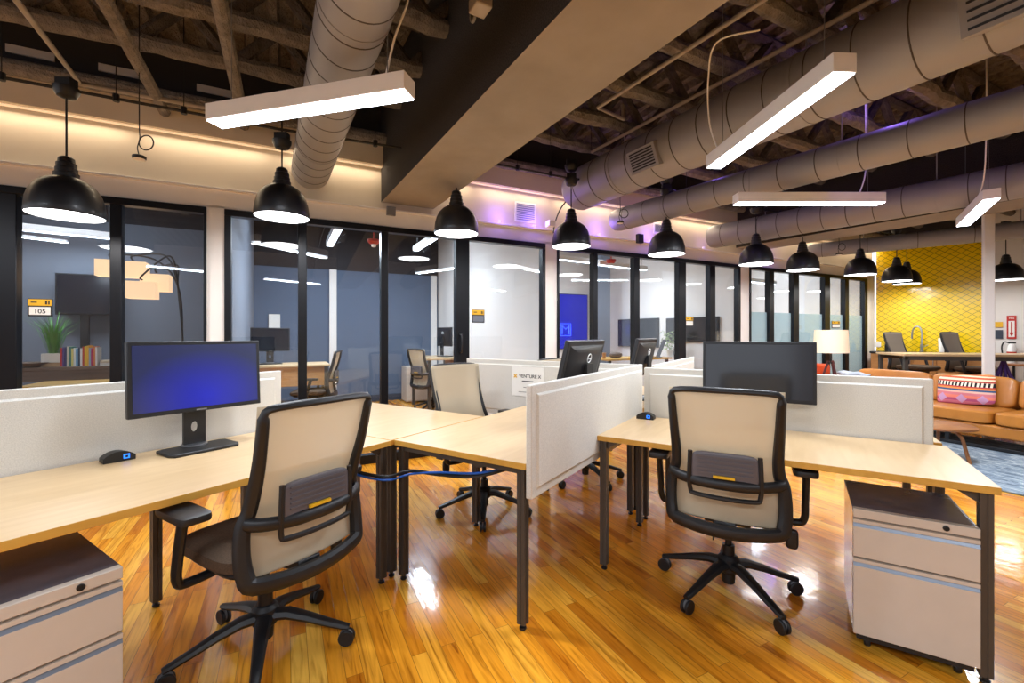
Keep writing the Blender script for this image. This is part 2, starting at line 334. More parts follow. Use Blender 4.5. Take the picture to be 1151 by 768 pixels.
def copy_tree(o, loc=None, rz=None, label=None, group=None, parent=None):
    c = o.copy(); C.objects.link(c)
    if parent is not None: c.parent = parent
    if loc is not None: c.location = loc
    if rz is not None: c.rotation_euler = (0, 0, rz)
    if label: c['label'] = label
    if group: c['group'] = group
    for k in children(o): copy_tree(k, parent=c)
    return c
def smooth(pts, n=6, closed=False):
    pts = [Vector(p) for p in pts]; N = len(pts); out = []
    for i in range(N if closed else N-1):
        g = lambda j: pts[j % N] if closed else pts[max(0, min(N-1, j))]
        a, b, c, d = g(i-1), g(i), g(i+1), g(i+2)
        for k in range(n):
            t = k/n; out.append(.5*((2*b)+(c-a)*t+(2*a-5*b+4*c-d)*t*t+(3*b-a-3*c+d)*t**3))
    if not closed: out.append(pts[-1])
    return out
def text(body, size, mat, parent, loc, rot, name='lettering', ext=.0006, align='CENTER'):
    cu = bpy.data.curves.new('t', 'FONT'); cu.body = body; cu.size = size; cu.extrude = ext; cu.offset = size*.012; cu.align_x = align; cu.align_y = 'CENTER'
    o = bpy.data.objects.new('t', cu); C.objects.link(o); dg = bpy.context.evaluated_depsgraph_get()
    me = bpy.data.meshes.new_from_object(o.evaluated_get(dg)); bpy.data.objects.remove(o); me.materials.clear(); me.materials.append(mat)
    r = bpy.data.objects.new(name, me); C.objects.link(r); r.parent = parent; r.location = loc; r.rotation_euler = rot; return r
def area(name, loc, sx_, sy_, power, col=(1, 1, 1), rot=(0, 0, 0), shape='RECTANGLE'):
    l = bpy.data.lights.new(name, 'AREA'); l.shape = shape; l.size = sx_; l.size_y = sy_; l.energy = power; l.color = col
    o = bpy.data.objects.new(name, l); C.objects.link(o); o.location = loc; o.rotation_euler = rot; return o
def point(name, loc, power, col, r=.03):
    l = bpy.data.lights.new(name, 'POINT'); l.energy = power; l.color = col; l.shadow_soft_size = r
    o = bpy.data.objects.new(name, l); C.objects.link(o); o.location = loc; return o

# ================================================================== SETTING
OV = WP(0, 0)
b = MB().box(-9, 18, -14, 6.2, -.12, 0)
fl = b.build('floor', m_floor, None, W0, WR, smooth=False); tag(fl, 'glossy honey coloured hardwood floor of narrow boards', kind='structure')
ZD = 3.75
# ribbed deck, ribs running into the rooms
b = MB(); n = 130; x0, x1 = -8, 15; st = (x1-x0)/n; vs = []; fs = []
for i in range(n):
    x = x0+i*st
    for dx, z in ((0, ZD), (.3*st, ZD), (.42*st, ZD+.06), (.88*st, ZD+.06)):
        vs += [(x+dx, -11, z), (x+dx, 6.2, z)]
for i in range(len(vs)//2-1): fs.append((2*i, 2*i+2, 2*i+3, 2*i+1))
b.add(vs, fs); b.box(x0, x1, -11, 6.2, ZD+.1, ZD+.2)
ceil = b.build('ceiling', m_deck, None, W0, WR, smooth=False); tag(ceil, 'ribbed steel roof deck sprayed with dark fireproofing', kind='structure')
def joist(d, xa=-4.5, xb=13.5):
    b = MB(); pts = []; N = int((xb-xa)/.12); rr = []
    for i in range(N+1):
        x = xa+(xb-xa)*i/N; pts.append((x, d+random.uniform(-.010, .010), 3.35+random.uniform(-.008, .008))); rr.append(.060+random.uniform(-.007, .008))
    b.tube(pts, rr, 8); jo = b.build('joist', m_joist, ceil)
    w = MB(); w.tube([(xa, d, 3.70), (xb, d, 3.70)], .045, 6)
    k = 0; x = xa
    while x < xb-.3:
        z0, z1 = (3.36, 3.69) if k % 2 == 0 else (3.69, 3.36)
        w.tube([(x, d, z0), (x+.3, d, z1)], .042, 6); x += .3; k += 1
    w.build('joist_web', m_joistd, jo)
pj = MB(); pj.tube([(-4.5+.15*k, -.13+random.uniform(-.006, .006), 3.225+random.uniform(-.005, .005)) for k in range(121)], [.055+random.uniform(-.005, .006) for k in range(121)], 10); pj.build('insulated_pipe', m_joist, ceil)
for i in range(1, 11): joist(-.10-.555*i, -4.5 if i < 8 else -6)
def bridging(px, d0, d1, z=3.44, r=.034):
    s = px; b = MB(); N = 14
    b.tube([(s, d0+(d1-d0)*k/N, z+random.uniform(-.005, .005)) for k in range(N+1)], r, 8); b.build('bridging_bar', m_joist, ceil)
for s in (4.1, 6.4, 8.6): bridging(s, -5, -.12)
for px in (187, 275): bridging(sx(px), -6, -.06, 3.13, .042)

# window wall : upper cream wall, header, ledge, piers
SE = sx(983)
b = MB().box(-3.0, SE, .0, .16, 2.40, 2.55); wf = b.build('wall_front', m_white, None, W0, WR, smooth=False); tag(wf, 'white piers and header around the black framed glazing', kind='structure')
for a, c in ((232.3, 252.3), (612.5, 625.8), (831.5, 842), (974, 983)):
    MB().box(sx(a), sx(c), .0, .16, 0, 2.42).build('pier', m_white, wf, smooth=False)
MB().box(-3.0, SE, -.035, .10, 2.55, 2.572).build('ledge', m_white, wf, bevel=.004)
MB().box(-3.0, SE, .04, .16, 2.56, 3.06).build('upper_wall', m_upper, wf, smooth=False)
MB().box(-3.0, SE, -.045, .16, 3.0, 3.27).build('bulkhead', m_upper, wf, smooth=False)
MB().box(-3.0, SE, .06, .16, 3.27, 3.80).build('dark_infill', m_dkpaint, wf, smooth=False)
# thin white strips painted in for gaps of light high on the wall
for k, (a, c) in enumerate(((2, 58), (108, 158), (220, 262))):
    b = MB(); b.box(sx(a), sx(c), .045, .0599, 3.41, 3.47); b.build('light_gap_patch', m_white, wf, smooth=False)

def bay(name, spans, mull, label, zt=2.395, film=None):
    s0, s1 = sx(spans[0]), sx(spans[1]); fw = .045
    b = MB(); b.box(s0, s1, -.02, .07, zt-.055, zt); b.box(s0, s1, -.02, .07, 0, .09)
    b.box(s0, sx(spans[2]), -.02, .07, .09, zt-.055); b.box(sx(spans[3]), s1, -.02, .07, .09, zt-.055)
    root = b.build(name, m_frame, None, W0, WR, bevel=.004); tag(root, label, kind='structure')
    edges = [sx(spans[2])]
    for a, c in mull:
        MB().box(sx(a), sx(c), -.02, .07, .09, zt-.055).build('mullion', m_frame, root, bevel=.004); edges += [sx(a), sx(c)]
    edges.append(sx(spans[3]))
    for i in range(0, len(edges), 2):
        g = MB().box(edges[i]-.004, edges[i+1]+.004, .020, .030, .088, zt-.053).build('pane', m_glass, root, smooth=False)
        if film: MB().box(edges[i], edges[i+1], .031, .033, .09, film).build('frosted_film', m_frost, root, smooth=False)
    return root
w1 = bay('window_1', (-140, 232.3, -60, 229), [(-2, 20), (124, 137.5)], 'black framed glass front of the room with the wall screen and books')
w2 = bay('window_2', (252.3, 612.5, 260, 609), [(335, 345), (428, 436), (512, 527)], 'black framed glass front of the slate blue office')
w3 = bay('window_3', (625.8, 831.5, 628, 829), [(666, 671), (712, 718), (762, 770), (797, 803)], 'black framed glass front of the white meeting room')
w4 = bay('window_4', (842, 974, 843.5, 971), [(864, 869), (891, 897), (926, 932), (949, 953)], 'black framed glass front with frosted lower half at the far end', film=1.66)
# sliding door pull on the office door
b = MB(); s = (sx(514)+sx(519))/2; b.tube(smooth([(s, -.02, 1.10), (s, -.07, 1.12), (s, -.07, 1.28), (s, -.02, 1.30)], 5), .010, 8); b.build('door_pull', m_blackgloss, w2)

# rooms behind the glass
def wall(name, mat, x0, x1, y0, y1, z0, z1, label):
    return tag(MB().box(x0, x1, y0, y1, z0, z1).build(name, mat, None, W0, WR, smooth=False), label, kind='structure')
D1_, D2_, D3_, D4_ = 2.9, 4.3, 3.6, 3.2
P1, P2, P3, P4 = sx(243), sx(619), sx(837), sx(978)
wall('wall_room_left_back', m_greyw, -5, P1, D1_, D1_+.1, 0, 2.75, 'grey rear wall of the room at far left')
wall('wall_room_left_side', m_greyw, P1-.05, P1+.05, .16, D2_, 0, 3.3, 'partition between the left room and the slate blue office')
wall('wall_office_back', m_slate, P1, P2, D2_, D2_+.1, 0, 2.5, 'slate blue rear wall of the office')
wall('wall_office_side', m_white, P2-.06, P2+.06, .16, D2_, 0, 3.3, 'white side wall of the slate blue office')
wall('wall_meeting_back', m_white, P2, P3, D3_, D3_+.1, 0, 3.3, 'white rear wall of the meeting room')
wall('wall_meeting_side', m_white, P3-.05, P3+.05, .16, D3_, 0, 3.3, 'white side wall of the meeting room')
wall('wall_far_back', m_white, P3, P4+1, D4_, D4_+.1, 0, 3.3, 'white rear wall of the far room')
wall('wall_far_side', m_white, P4-.05, P4+.05, .16, D4_, 0, 3.3, 'white side wall of the far room')
wall('wall_upper_back', m_dkpaint, -5, P2, D2_+.02, D2_+.12, 2.5, 3.8, 'dark band standing in for the ceiling above the slate blue wall')  # dark bands in place of the ceiling beyond the rear walls
wall('wall_upper_left', m_dkpaint, -5, P1-.05, D1_, D1_+.1, 2.75, 3.8, 'dark band standing in for the ceiling above the grey wall')
wall('baseboard_office', m_base, P1+.05, P2-.06, D2_-.02, D2_, 0, .12, 'dark blue baseboard of the office')
wall('trim_1', m_white, sx(370, D2_), sx(378, D2_), D2_-.06, D2_, .12, 2.5, 'narrow white strip on the slate blue wall')  # narrow vertical white strips against the rear wall
wall('trim_2', m_white, sx(484, D2_), sx(490, D2_), D2_-.06, D2_, .12, 2.5, 'second narrow white strip on the slate blue wall')
# unseen fill panels added to brighten the rooms, then the hanging lights
for s_, d_, e_ in ((P2+1.2, 2.4, 20), (P2+2.2, 1.8, 8), (P3+.9, 1.6, 20), (P3+2.6, 1.6, 20), (P2-1.2, 2.6, 8), (P1+1.2, 2.6, 34), (P1-1.6, 1.6, 12)):
    tq = thing('fill_panel', WP(s_, d_, 3.2), WR, 'flat white panel added high up, out of view, to brighten a glazed room', 'ceiling light', 'added fill panels in the rooms'); MB().box(-.5, .5, -.25, .25, 0, .05).build('housing', m_lightbox, tq, bevel=.003); MB().box(-.48, .48, -.23, .23, -.006, 0).build('diffuser', m_glowroom, tq, smooth=False); MB().tube([(0, 0, .05), (0, 0, ZD-3.2)], .006, 6).build('stem', m_grey, tq)
    area('fill_lamp', WP(s_, d_, 3.18), .9, .4, e_, (.88, .94, 1), (0, 0, WR))
def room_light(px, py, d, L, rz, label, power, grp='lights hanging inside the glazed rooms'):
    s, z = ow(px, py, d); P = WP(s, d, z); t = thing('linear_light', P, rz, label, 'ceiling light', grp)
    MB().box(-L/2, L/2, -.05, .05, 0, .07).build('housing', m_lightbox, t, bevel=.003)
    MB().box(-L/2+.01, L/2-.01, -.04, .04, -.006, 0).build('diffuser', m_glowroom, t, smooth=False)
    for x in (-L/2+.1, L/2-.1): MB().tube([(x, 0, .07), (x, 0, ZD-z)], .003, 6).build('suspension_wire', m_grey, t)
    area('room_lamp', P-Vector((0, 0, .03)), L, .2, power, (.86, .93, 1), (0, 0, rz))
room_light(375, 268, 1.6, 1.15, WR+pi/2, 'white linear light hanging inside the slate blue office, seen in its second pane', 50)
room_light(478, 275, 2.2, 1.15, WR+pi/2, 'white linear light hanging inside the slate blue office, seen in its third pane', 18)
room_light(60, 262, 2.3, 1.15, WR+.2, 'white linear light inside the left room above the books', 13)
room_light(648, 294, 1.7, 1.2, WR+.1, 'white linear light inside the meeting room, seen in its first pane', 16)
room_light(700, 301, 1.5, 1.2, WR+.1, 'white linear light inside the meeting room, seen in its second pane', 14)
room_light(853, 318, 1.2, 1.2, WR+.1, 'white linear light inside the far frosted room', 24)

# yellow tiled wall and the wall to its right
YW = WP(SE+.02, -.02); YA = math.atan2(-.766, .643)
yl = MB().box(0, 1.52, 0, .1, 0, 3.0).build('wall_right', m_tile, None, YW, YA, smooth=False); tag(yl, 'glossy yellow diamond tiled wall beyond the sofa', kind='structure')
tag(MB().box(1.52, 6.5, 0, .1, 0, 3.75).build('wall_right_white', m_white, None, YW, YA, smooth=False), 'white wall right of the yellow tiles', kind='structure')
tag(MB().box(0, 1.52, -.02, .1, 2.97, 3.75).build('trim_3', m_dkpaint, None, YW, YA, smooth=False), 'dark band above the yellow tiles', kind='structure')
def yp(px, py, d=0.0):                       # along the yellow wall, d in front of it
    U = Vector((cos(YA), sin(YA))); V = Vector((sin(YA), -cos(YA)))     # V points back to the camera side
    o = Vector((YW.x, YW.y))+V*d; t = (px-CX)/F; k = (t*o.y-o.x)/(U.x-t*U.y); P = o+U*k
    return k, P, EYE-(py-HZ)*P.y/F
# solid white wall behind the viewer, unseen; sides stay open for world light
tag(MB().box(-8.5, 15, -10.6, -10.5, 0, 3.75).build('wall_rear', m_white, None, W0, WR, smooth=False), 'white wall behind the desks', kind='structure')

# concrete beams
def beam(name, pA, pB, w, z0, label):        # pA at the wall, pB toward the viewer: left edge line
    d = (pB-pA).normalized(); rgt = Vector((-d.y, d.x, 0)); rgt = rgt if rgt.x > 0 else -rgt
    o = pA+rgt*0; L = (pB-pA).length; rz = math.atan2(d.y, d.x)
    sgn = 1 if Vector((-sin(rz), cos(rz), 0)).dot(rgt) > 0 else -1
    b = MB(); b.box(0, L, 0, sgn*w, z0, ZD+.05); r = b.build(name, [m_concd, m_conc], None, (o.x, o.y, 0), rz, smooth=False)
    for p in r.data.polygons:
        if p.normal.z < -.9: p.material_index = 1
    return tag(r, label, kind='structure')
pA = Vector((-1.40, 4.66, 0)); dr = Vector((sin(radians(29.9)), -cos(radians(29.9)), 0))
beam('concrete_beam', pA-dr*.1, pA+dr*9.5, .55, 2.65, 'wide plastered beam crossing overhead from the window wall')
pA = Vector((3.50, 6.95, 0)); dr2 = Vector((sin(radians(32)), -cos(radians(32)), 0))
beam('concrete_beam', pA, pA+dr2*9, .55, 2.65, 'slimmer plastered beam above the white column')
# white column under the second beam
cb = MB(); cb.box(-.048, .048, -.048, .048, 0, ZD); col = cb.build('column', m_white, None, (5.98, 5.585, 0), radians(-32), bevel=.006)
tag(col, 'slim white square column standing behind the leather sofa', kind='structure')

# ================================================================== DUCTS
def duct(P0, P1, r, label, grille=(), seam=.33):
    d = P1-P0; L = d.length; rz = math.atan2(d.y, d.x)
    t = thing('air_duct', (P0.x, P0.y, P0.z), rz, label, 'duct')
    b = MB(); b.lathe([(.55*r, 0), (.9*r, .03), (r, .10), (r, L)], 40, axis='x'); b.build('duct_tube', m_duct, t)
    b = MB(); x = .25
    while x < L: b.lathe([(r*1.002, x-.004), (r*1.012, x-.003), (r*1.012, x+.003), (r*1.002, x+.004)], 40, axis='x'); x += seam
    b.build('seam_rings', m_seam, t)
    for gx, ang, gw, gh in grille:
        R = Matrix.Rotation(ang, 3, 'X')     # ang: tilt of the grille face around the duct axis
        f = MB(); f.box(gx-gw/2, gx+gw/2, -r-.035, -r+.04, -gh/2, gh/2); f.rot(R); fo = f.build('grille', m_duct, t, bevel=.003)
        s_ = MB()
        k = 7
        for i in range(k):
            z = -gh/2+.03+(gh-.06)*i/(k-1); s_.box(gx-gw/2+.03, gx+gw/2-.03, -r-.039, -r-.033, z-.006, z+.006)
        s_.rot(R); s_.build('grille_slot', m_black, fo)
    x = .8
    while x < L:
        b = MB(); b.tube([(x, 0, r*.99), (x, 0, ZD-P0.z)], .006, 6); b.lathe([(r*.99, x-.012), (r*1.02, x-.012), (r*1.02, x+.012), (r*.99, x+.012)], 40, axis='x'); b.build('hanger', m_duct, t); x += 1.7
    return t
def axis(px, py, Y, ang, L):
    P = atY(px, py, Y); d = Vector((sin(radians(ang)), -cos(radians(ang)), 0)); return P, P+d*L
P, Q = axis(646, 216, 5.15, 30, 9); duct(P, Q, .232, 'largest round duct with spiral seams and wall grilles, crossing to the upper right', [(1.27, radians(22), .32, .2), (3.52, radians(14), .42, .3)], .26)
P, Q = axis(690, 249, 5.75, 34.6, 9); duct(P, Q, .14, 'slim round duct just below the largest duct', seam=.3)
P, Q = axis(797, 267.5, 6.65, 36.3, 9); duct(P, Q, .165, 'round duct running beside the slimmer plastered beam', seam=.25)
P = atY(905, 283, 7.75); Q = atY(1151, 258.5, 6.1); duct(P, Q+(Q-P)*.8, .12, 'far round duct passing in front of the yellow tiled wall', seam=.6)
# duct dropping at upper left
P0 = atY(333, 178, 4.35); P1_ = atY(388, 0, 2.05)
P0.z = 2.98; dd = Vector((.02, -1, 0))
X0 = Vector((-1.94, 4.27, 2.83)); dv = Vector((.483, -.875, 0)); duct(X0, X0+dv*9, .165, 'round spiral duct at upper left beside the dark beam', seam=.2)

# ================================================================== LINEAR LIGHTS
def linear(c0, c1, label, cord=None, power=30):
    c0, c1 = Vector(c0), Vector(c1); mid = (c0+c1)/2; d = c1-c0; L = d.length; rz = math.atan2(d.y, d.x); z = 2.45
    t = thing('linear_light', (mid.x, mid.y, z), rz, label, 'ceiling light', 'linear lights above the desks')
    MB().box(-L/2, L/2, -.055, .055, .006, .092).build('housing', m_lightbox, t, bevel=.003)
    MB().box(-L/2+.006, L/2-.006, -.049, .049, 0, .006).build('diffuser', m_glow, t, smooth=False)
    for x in (-L/2+.12, L/2-.12): MB().tube([(x, 0, .092), (x, 0, ZD-z)], .0022, 6).build('suspension_wire', m_grey, t)
    if cord: MB().tube(smooth([Vector(q) for q in cord], 8), .0055, 8).build('power_cord', m_lightbox, t)
    area('linear_lamp', (mid.x, mid.y, z-.02), L, .1, power, (.86, .92, 1), (0, 0, rz))
linear((-1.641, 2.45, 0), (-.493, 2.145, 0), 'white linear light at upper left, nearest the black dome pendants', [(.46, 0, .09), (.5, .02, .3), (.58, .03, .55), (.55, 0, .9), (.5, 0, 1.3)])
linear((1.47, 1.963, 0), (1.405, 3.10, 0), 'white linear light at upper right seen end on below the largest duct', [(.5, 0, .09), (.53, .05, .3), (.45, .1, .55), (.3, .12, .7), (.2, -.1, .72)])
linear((1.98, 3.94, 0), (3.27, 3.94, 0), 'white linear light seen side on, third from the left', [(.45, 0, .09), (.5, 0, .25), (.55, .05, .5), (.5, 0, 1.3)])
linear((4.10, 3.8, 0), (4.81, 4.745, 0), 'white linear light at far right beside the white column', [(.1, 0, .09), (-.3, 0, .25), (-.4, 0, .7), (-.4, 0, 1.3)])
# more of the same fixtures over the part of the office behind the viewer are lit too
for x, y in ((-1.2, -1.0), (.8, -1.2), (4.6, 1.2), (-3.6, .6)):
    linear((x-.6, y, 0), (x+.6, y, 0), 'white linear light over the part of the office outside the photograph', power=34)

# ================================================================== PENDANTS
dome_o = [(.199, -.002), (.203, .008), (.200, .05), (.194, .10), (.180, .15), (.158, .192), (.128, .224), (.095, .246), (.064, .257)]
neck = [(.066, .250), (.066, .285), (.058, .290), (.058, .318), (.053, .323), (.053, .352), (.045, .358), (.042, .385), (.030, .396), (.010, .402)]
def make_pendant(ztrack):
    t = thing('pendant_lamp', (0, 0, 0), 0, 'x', 'pendant lamp', 'black dome pendants along the glazed wall')
    MB().lathe(dome_o, 36, cap=False).build('lamp_shade', m_blackgloss, t)
    ins = MB().lathe([(.197, .002), (.194, .05), (.184, .10), (.166, .148), (.14, .19), (.10, .22), (.0, .23)], 36, cap=False); ins.build('shade_lining', m_pin, t)
    MB().lathe([(0, .004), (.192, .004), (.192, .014), (0, .014)], 32).build('diffuser', m_glowp, t)
    MB().lathe(neck, 24).build('socket_cap', m_black, t)
    return t
pend0 = make_pendant(0)
TZ = 2.93
pl = [(-2.99, 2.985, 2.09, 'black dome pendant hanging lowest and nearest, leftmost in the row'),
      (-1.846, 3.57, 2.235, 'black dome pendant in front of the slate blue office, second from the left'),
      (-.514, 4.11, 2.225, 'black dome pendant below the end of the wide beam'),
      (.624, 4.69, 2.22, 'black dome pendant below the end of the largest duct'),
      (1.749, 5.04, 2.20, 'black dome pendant below the slim duct, fifth from the left'),
      (3.17, 5.78, 2.205, 'black dome pendant just right of the white pier, sixth from the left'),
      (4.05, 6.20, 2.19, 'black dome pendant below the side-on linear light, seventh from the left'),
      (5.30, 6.77, 2.20, 'black dome pendant before the far glass corner, left of the yellow wall'),
      (6.40, 7.40, 2.18, 'black dome pendant in front of the yellow tiles, the nearer of two overlapping'),
      (7.10, 8.00, 2.20, 'black dome pendant in front of the yellow tiles, the farther of two overlapping'),
      (7.75, 6.98, 2.15, 'black dome pendant right of the white column')]
for i, (x, y, z, lab) in enumerate(pl):
    p = pend0 if i == 0 else copy_tree(pend0, label=lab)
    p['label'] = lab; p.location = (x, y, z)
    zt = 2.95 if i == 0 else (2.85 if i == 1 else 2.93)
    MB().tube([(0, 0, .39), (0, 0, zt-z)], .006, 8).build('cord', m_black, p)
    k = MB(); k.lathe([(.02, zt-z-.07), (.05, zt-z-.06), (.068, zt-z-.025), (.07, zt-z), (.0, zt-z+.01)], 24); k.box(-.05, .05, -.03, .03, zt-z, zt-z+.06); k.build('canopy', m_black, p)
    area('pendant_lamp_light', (x, y, z-.004), .36, .36, 4 if i == 10 else 8 if i > 6 else 5, (1, .97, .92), shape='DISK')
# track the pendants hang from
trk = thing('lighting_track', (0, 0, 0), 0, 'black track rail carrying the dome pendants along the glazed wall', 'rail')
b = MB(); tp = [Vector((x, y, 2.94)) for x, y, z, l in pl[:9]]; tp = [tp[0]-(tp[1]-tp[0])*1.2]+tp
b.tube(tp, .011, 8); b.build('rail', m_black, trk)
for i in range(len(tp)-1):
    for f in (.2, .5, .8): q = tp[i].lerp(tp[i+1], f); b = MB(); b.tube([q+Vector((0, 0, -.02)), q+Vector((0, 0, .03))], .02, 8); b.tube([q, q+Vector((0, 0, ZD-2.94))], .003, 6); b.build('rail_clamp', m_black, trk)

# small hanging sensors with a coil of cable
def sensor(px, py, Y, label):
    P = atY(px, py, Y); t = thing('hanging_sensor', P, 0, label, 'sensor', 'small disc sensors on coiled cables')
    MB().lathe([(0, 0), (.036, 0), (.04, .006), (.04, .02), (.03, .026), (0, .028)], 24).build('sensor_disc', m_black, t); MB().lathe([(0, -.003), (.033, -.003), (.035, .0), (0, .001)], 24).build('sensor_face', m_lightbox, t)
    b = MB(); b.tube(smooth([(0, 0, .025), (-.012, 0, .08), (.004, 0, .15), (0, 0, .3), (0, 0, ZD-P.z)], 6), .0035, 8)
    b.tube([(.045+.05*cos(a), .004, .115+.05*sin(a)) for a in [2*pi*k/24 for k in range(24)]], .0045, 6, closed=True); b.build('cable', m_black, t)
sensor(156.5, 179, 3.05, 'small white disc sensor on a coiled cable right of the nearest pendant')
sensor(697, 251, 5.2, 'small white disc sensor on a coiled cable below the largest duct')
sensor(943, 286.5, 6.4, 'small white disc sensor hanging before the far round duct')

# pipes under the deck
def pipe(pts, r, label, mat=m_pipe):
    t = MB().tube(pts, r, 10).build('conduit_pipe', mat, None); return tag(t, label, 'pipe')
VZ = 3.22
def vpt(px, py, z): return at(px, py, z)
pipe([vpt(665, 171, VZ), vpt(982, 0, VZ), vpt(982, 0, VZ)+(vpt(982, 0, VZ)-vpt(665, 171, VZ)).normalized()*3], .016, 'straight beige conduit running beside the largest duct')
a_, b_ = vpt(672, 121, VZ), vpt(858, 0, VZ); a2 = vpt(701, 134, VZ)
pipe([a2+Vector((.0, .05, .15)), a2, a_, b_, b_+(b_-a_).normalized()*2], .016, 'bent beige conduit between the wide beam and the largest duct')
a_, b_ = vpt(90, 94, 3.1), vpt(18, 0, 3.1); pipe([vpt(232, 121, 3.12), a_, b_, b_+(b_-a_).normalized()*1], .017, 'beige conduit turning along the bulkhead at upper left')
pipe([vpt(940, 236, 3.05), vpt(1151, 178, 3.05), vpt(1151, 178, 3.05)+Vector((.6, -.6, 0))], .014, 'thin conduit above the third round duct')
def cable(pts, r, mat, label, cat='cable', name='cable'):
    return tag(MB().tube(smooth(pts, 8), r, 8).build(name, mat, None), label, cat)
# vents and boxes on the upper wall
def wallvent(px0, px1, py0, py1, label):
    s0, zt = ow(px0, py0, .04); s1, zb = ow(px1, py1, .04); s, z = (s0+s1)/2, (zt+zb)/2; w, h = s1-s0, zt-zb
    t = thing('wall_vent', WP(s, .04, z), WR, label, 'vent'); MB().box(-w/2, w/2, -.012, -.001, -h/2, h/2).build('frame', m_white, t, bevel=.002)
    b = MB(); n = 9
    for i in range(n): zz = -h/2+.03+(h-.06)*i/(n-1); b.box(-w/2+.025, w/2-.025, -.016, -.011, zz-.004, zz+.004)
    b.build('louvres', m_greyw, t)
wallvent(578, 602, 226, 252, 'louvred white vent above the office door'); wallvent(734, 746, 250, 264, 'smaller louvred vent high up behind the fifth pendant')
def wallbox(px, py, w, h, dep, mat, name, label, cat, d=.0):
    s, z = ow(px, py, d-.03); t = MB().box(-w/2, w/2, -dep, -.001, -h/2, h/2).build(name, mat, None, WP(s, d-.036, z), WR, bevel=.004); tag(t, label, cat); return t
wallbox(439, 238, .09, .09, .03, m_grey, 'junction_box', 'grey metal junction box below the end of the wide beam', 'box')
wallbox(717, 269, .09, .12, .06, m_black, 'wall_speaker', 'dark square box on the ledge left of the fifth pendant', 'box')
wallbox(616, 253, .09, .07, .10, m_lightbox, 'wall_camera', 'small white device fixed above the pier beside the fourth pendant', 'camera')
# junction box on the beam side
jb = thing('ceiling_device', atY(540, 5, 2.02), radians(-60), 'beige electrical box fixed to the dark side of the wide beam', 'box')
MB().box(-.045, .045, -.04, .04, -.03, .03).build('box_body', m_pipe, jb, bevel=.006); MB().tube(smooth([(-.045, 0, 0), (-.08, 0, -.03), (-.1, 0, .02), (-.1, .02, .2)], 5), .008, 8).build('clamp', m_grey, jb)
cable([atY(640, 222, 5.45), atY(630, 235, 5.45), atY(624, 250, 5.45), atY(622, 262, 5.4)], .008, m_black, 'black flexible cable curving down beside the largest duct')

# cove light tucked beneath the bulkhead
cv = MB(); cv.box(-2.9, SE-.1, -.01, .03, 2.992, 2.999); cv = cv.build('cove_light', m_shade, None, W0, WR, smooth=False); tag(cv, 'long warm light strip tucked under the bulkhead above the glazing', 'light strip')
s = -1.2; k = 0
while s < SE-.4:
    P = WP(s+.45, -.055+.02, 2.985); area('cove_lamp', P, .9, .03, 2.0, (1, .80, .56), (radians(-12), 0, WR)); s += 1.0
for px in (560, 600, 672, 730, 790, 860):
    P = WP(sx(px), -.10, 2.66); point('violet_spot', P, 1.8, (.30, .16, 1), .06)
    tag(MB().lathe([(0, 0), (.022, 0), (.022, .03), (.0, .035)], 16).build('uplight', m_lightbox, None, (*(WP(sx(px), -.012).xy), 2.573)), 'small white uplight puck on the ledge above the glazing', 'uplight', 'uplight pucks on the ledge')
for x, y, z, e in ((3.0, 3.6, 3.3, 5), (5.0, 4.8, 3.3, 5), (2.2, 5.0, 3.3, 3)): point('violet_glow', (x, y, z), e, (.32, .18, 1), .02)

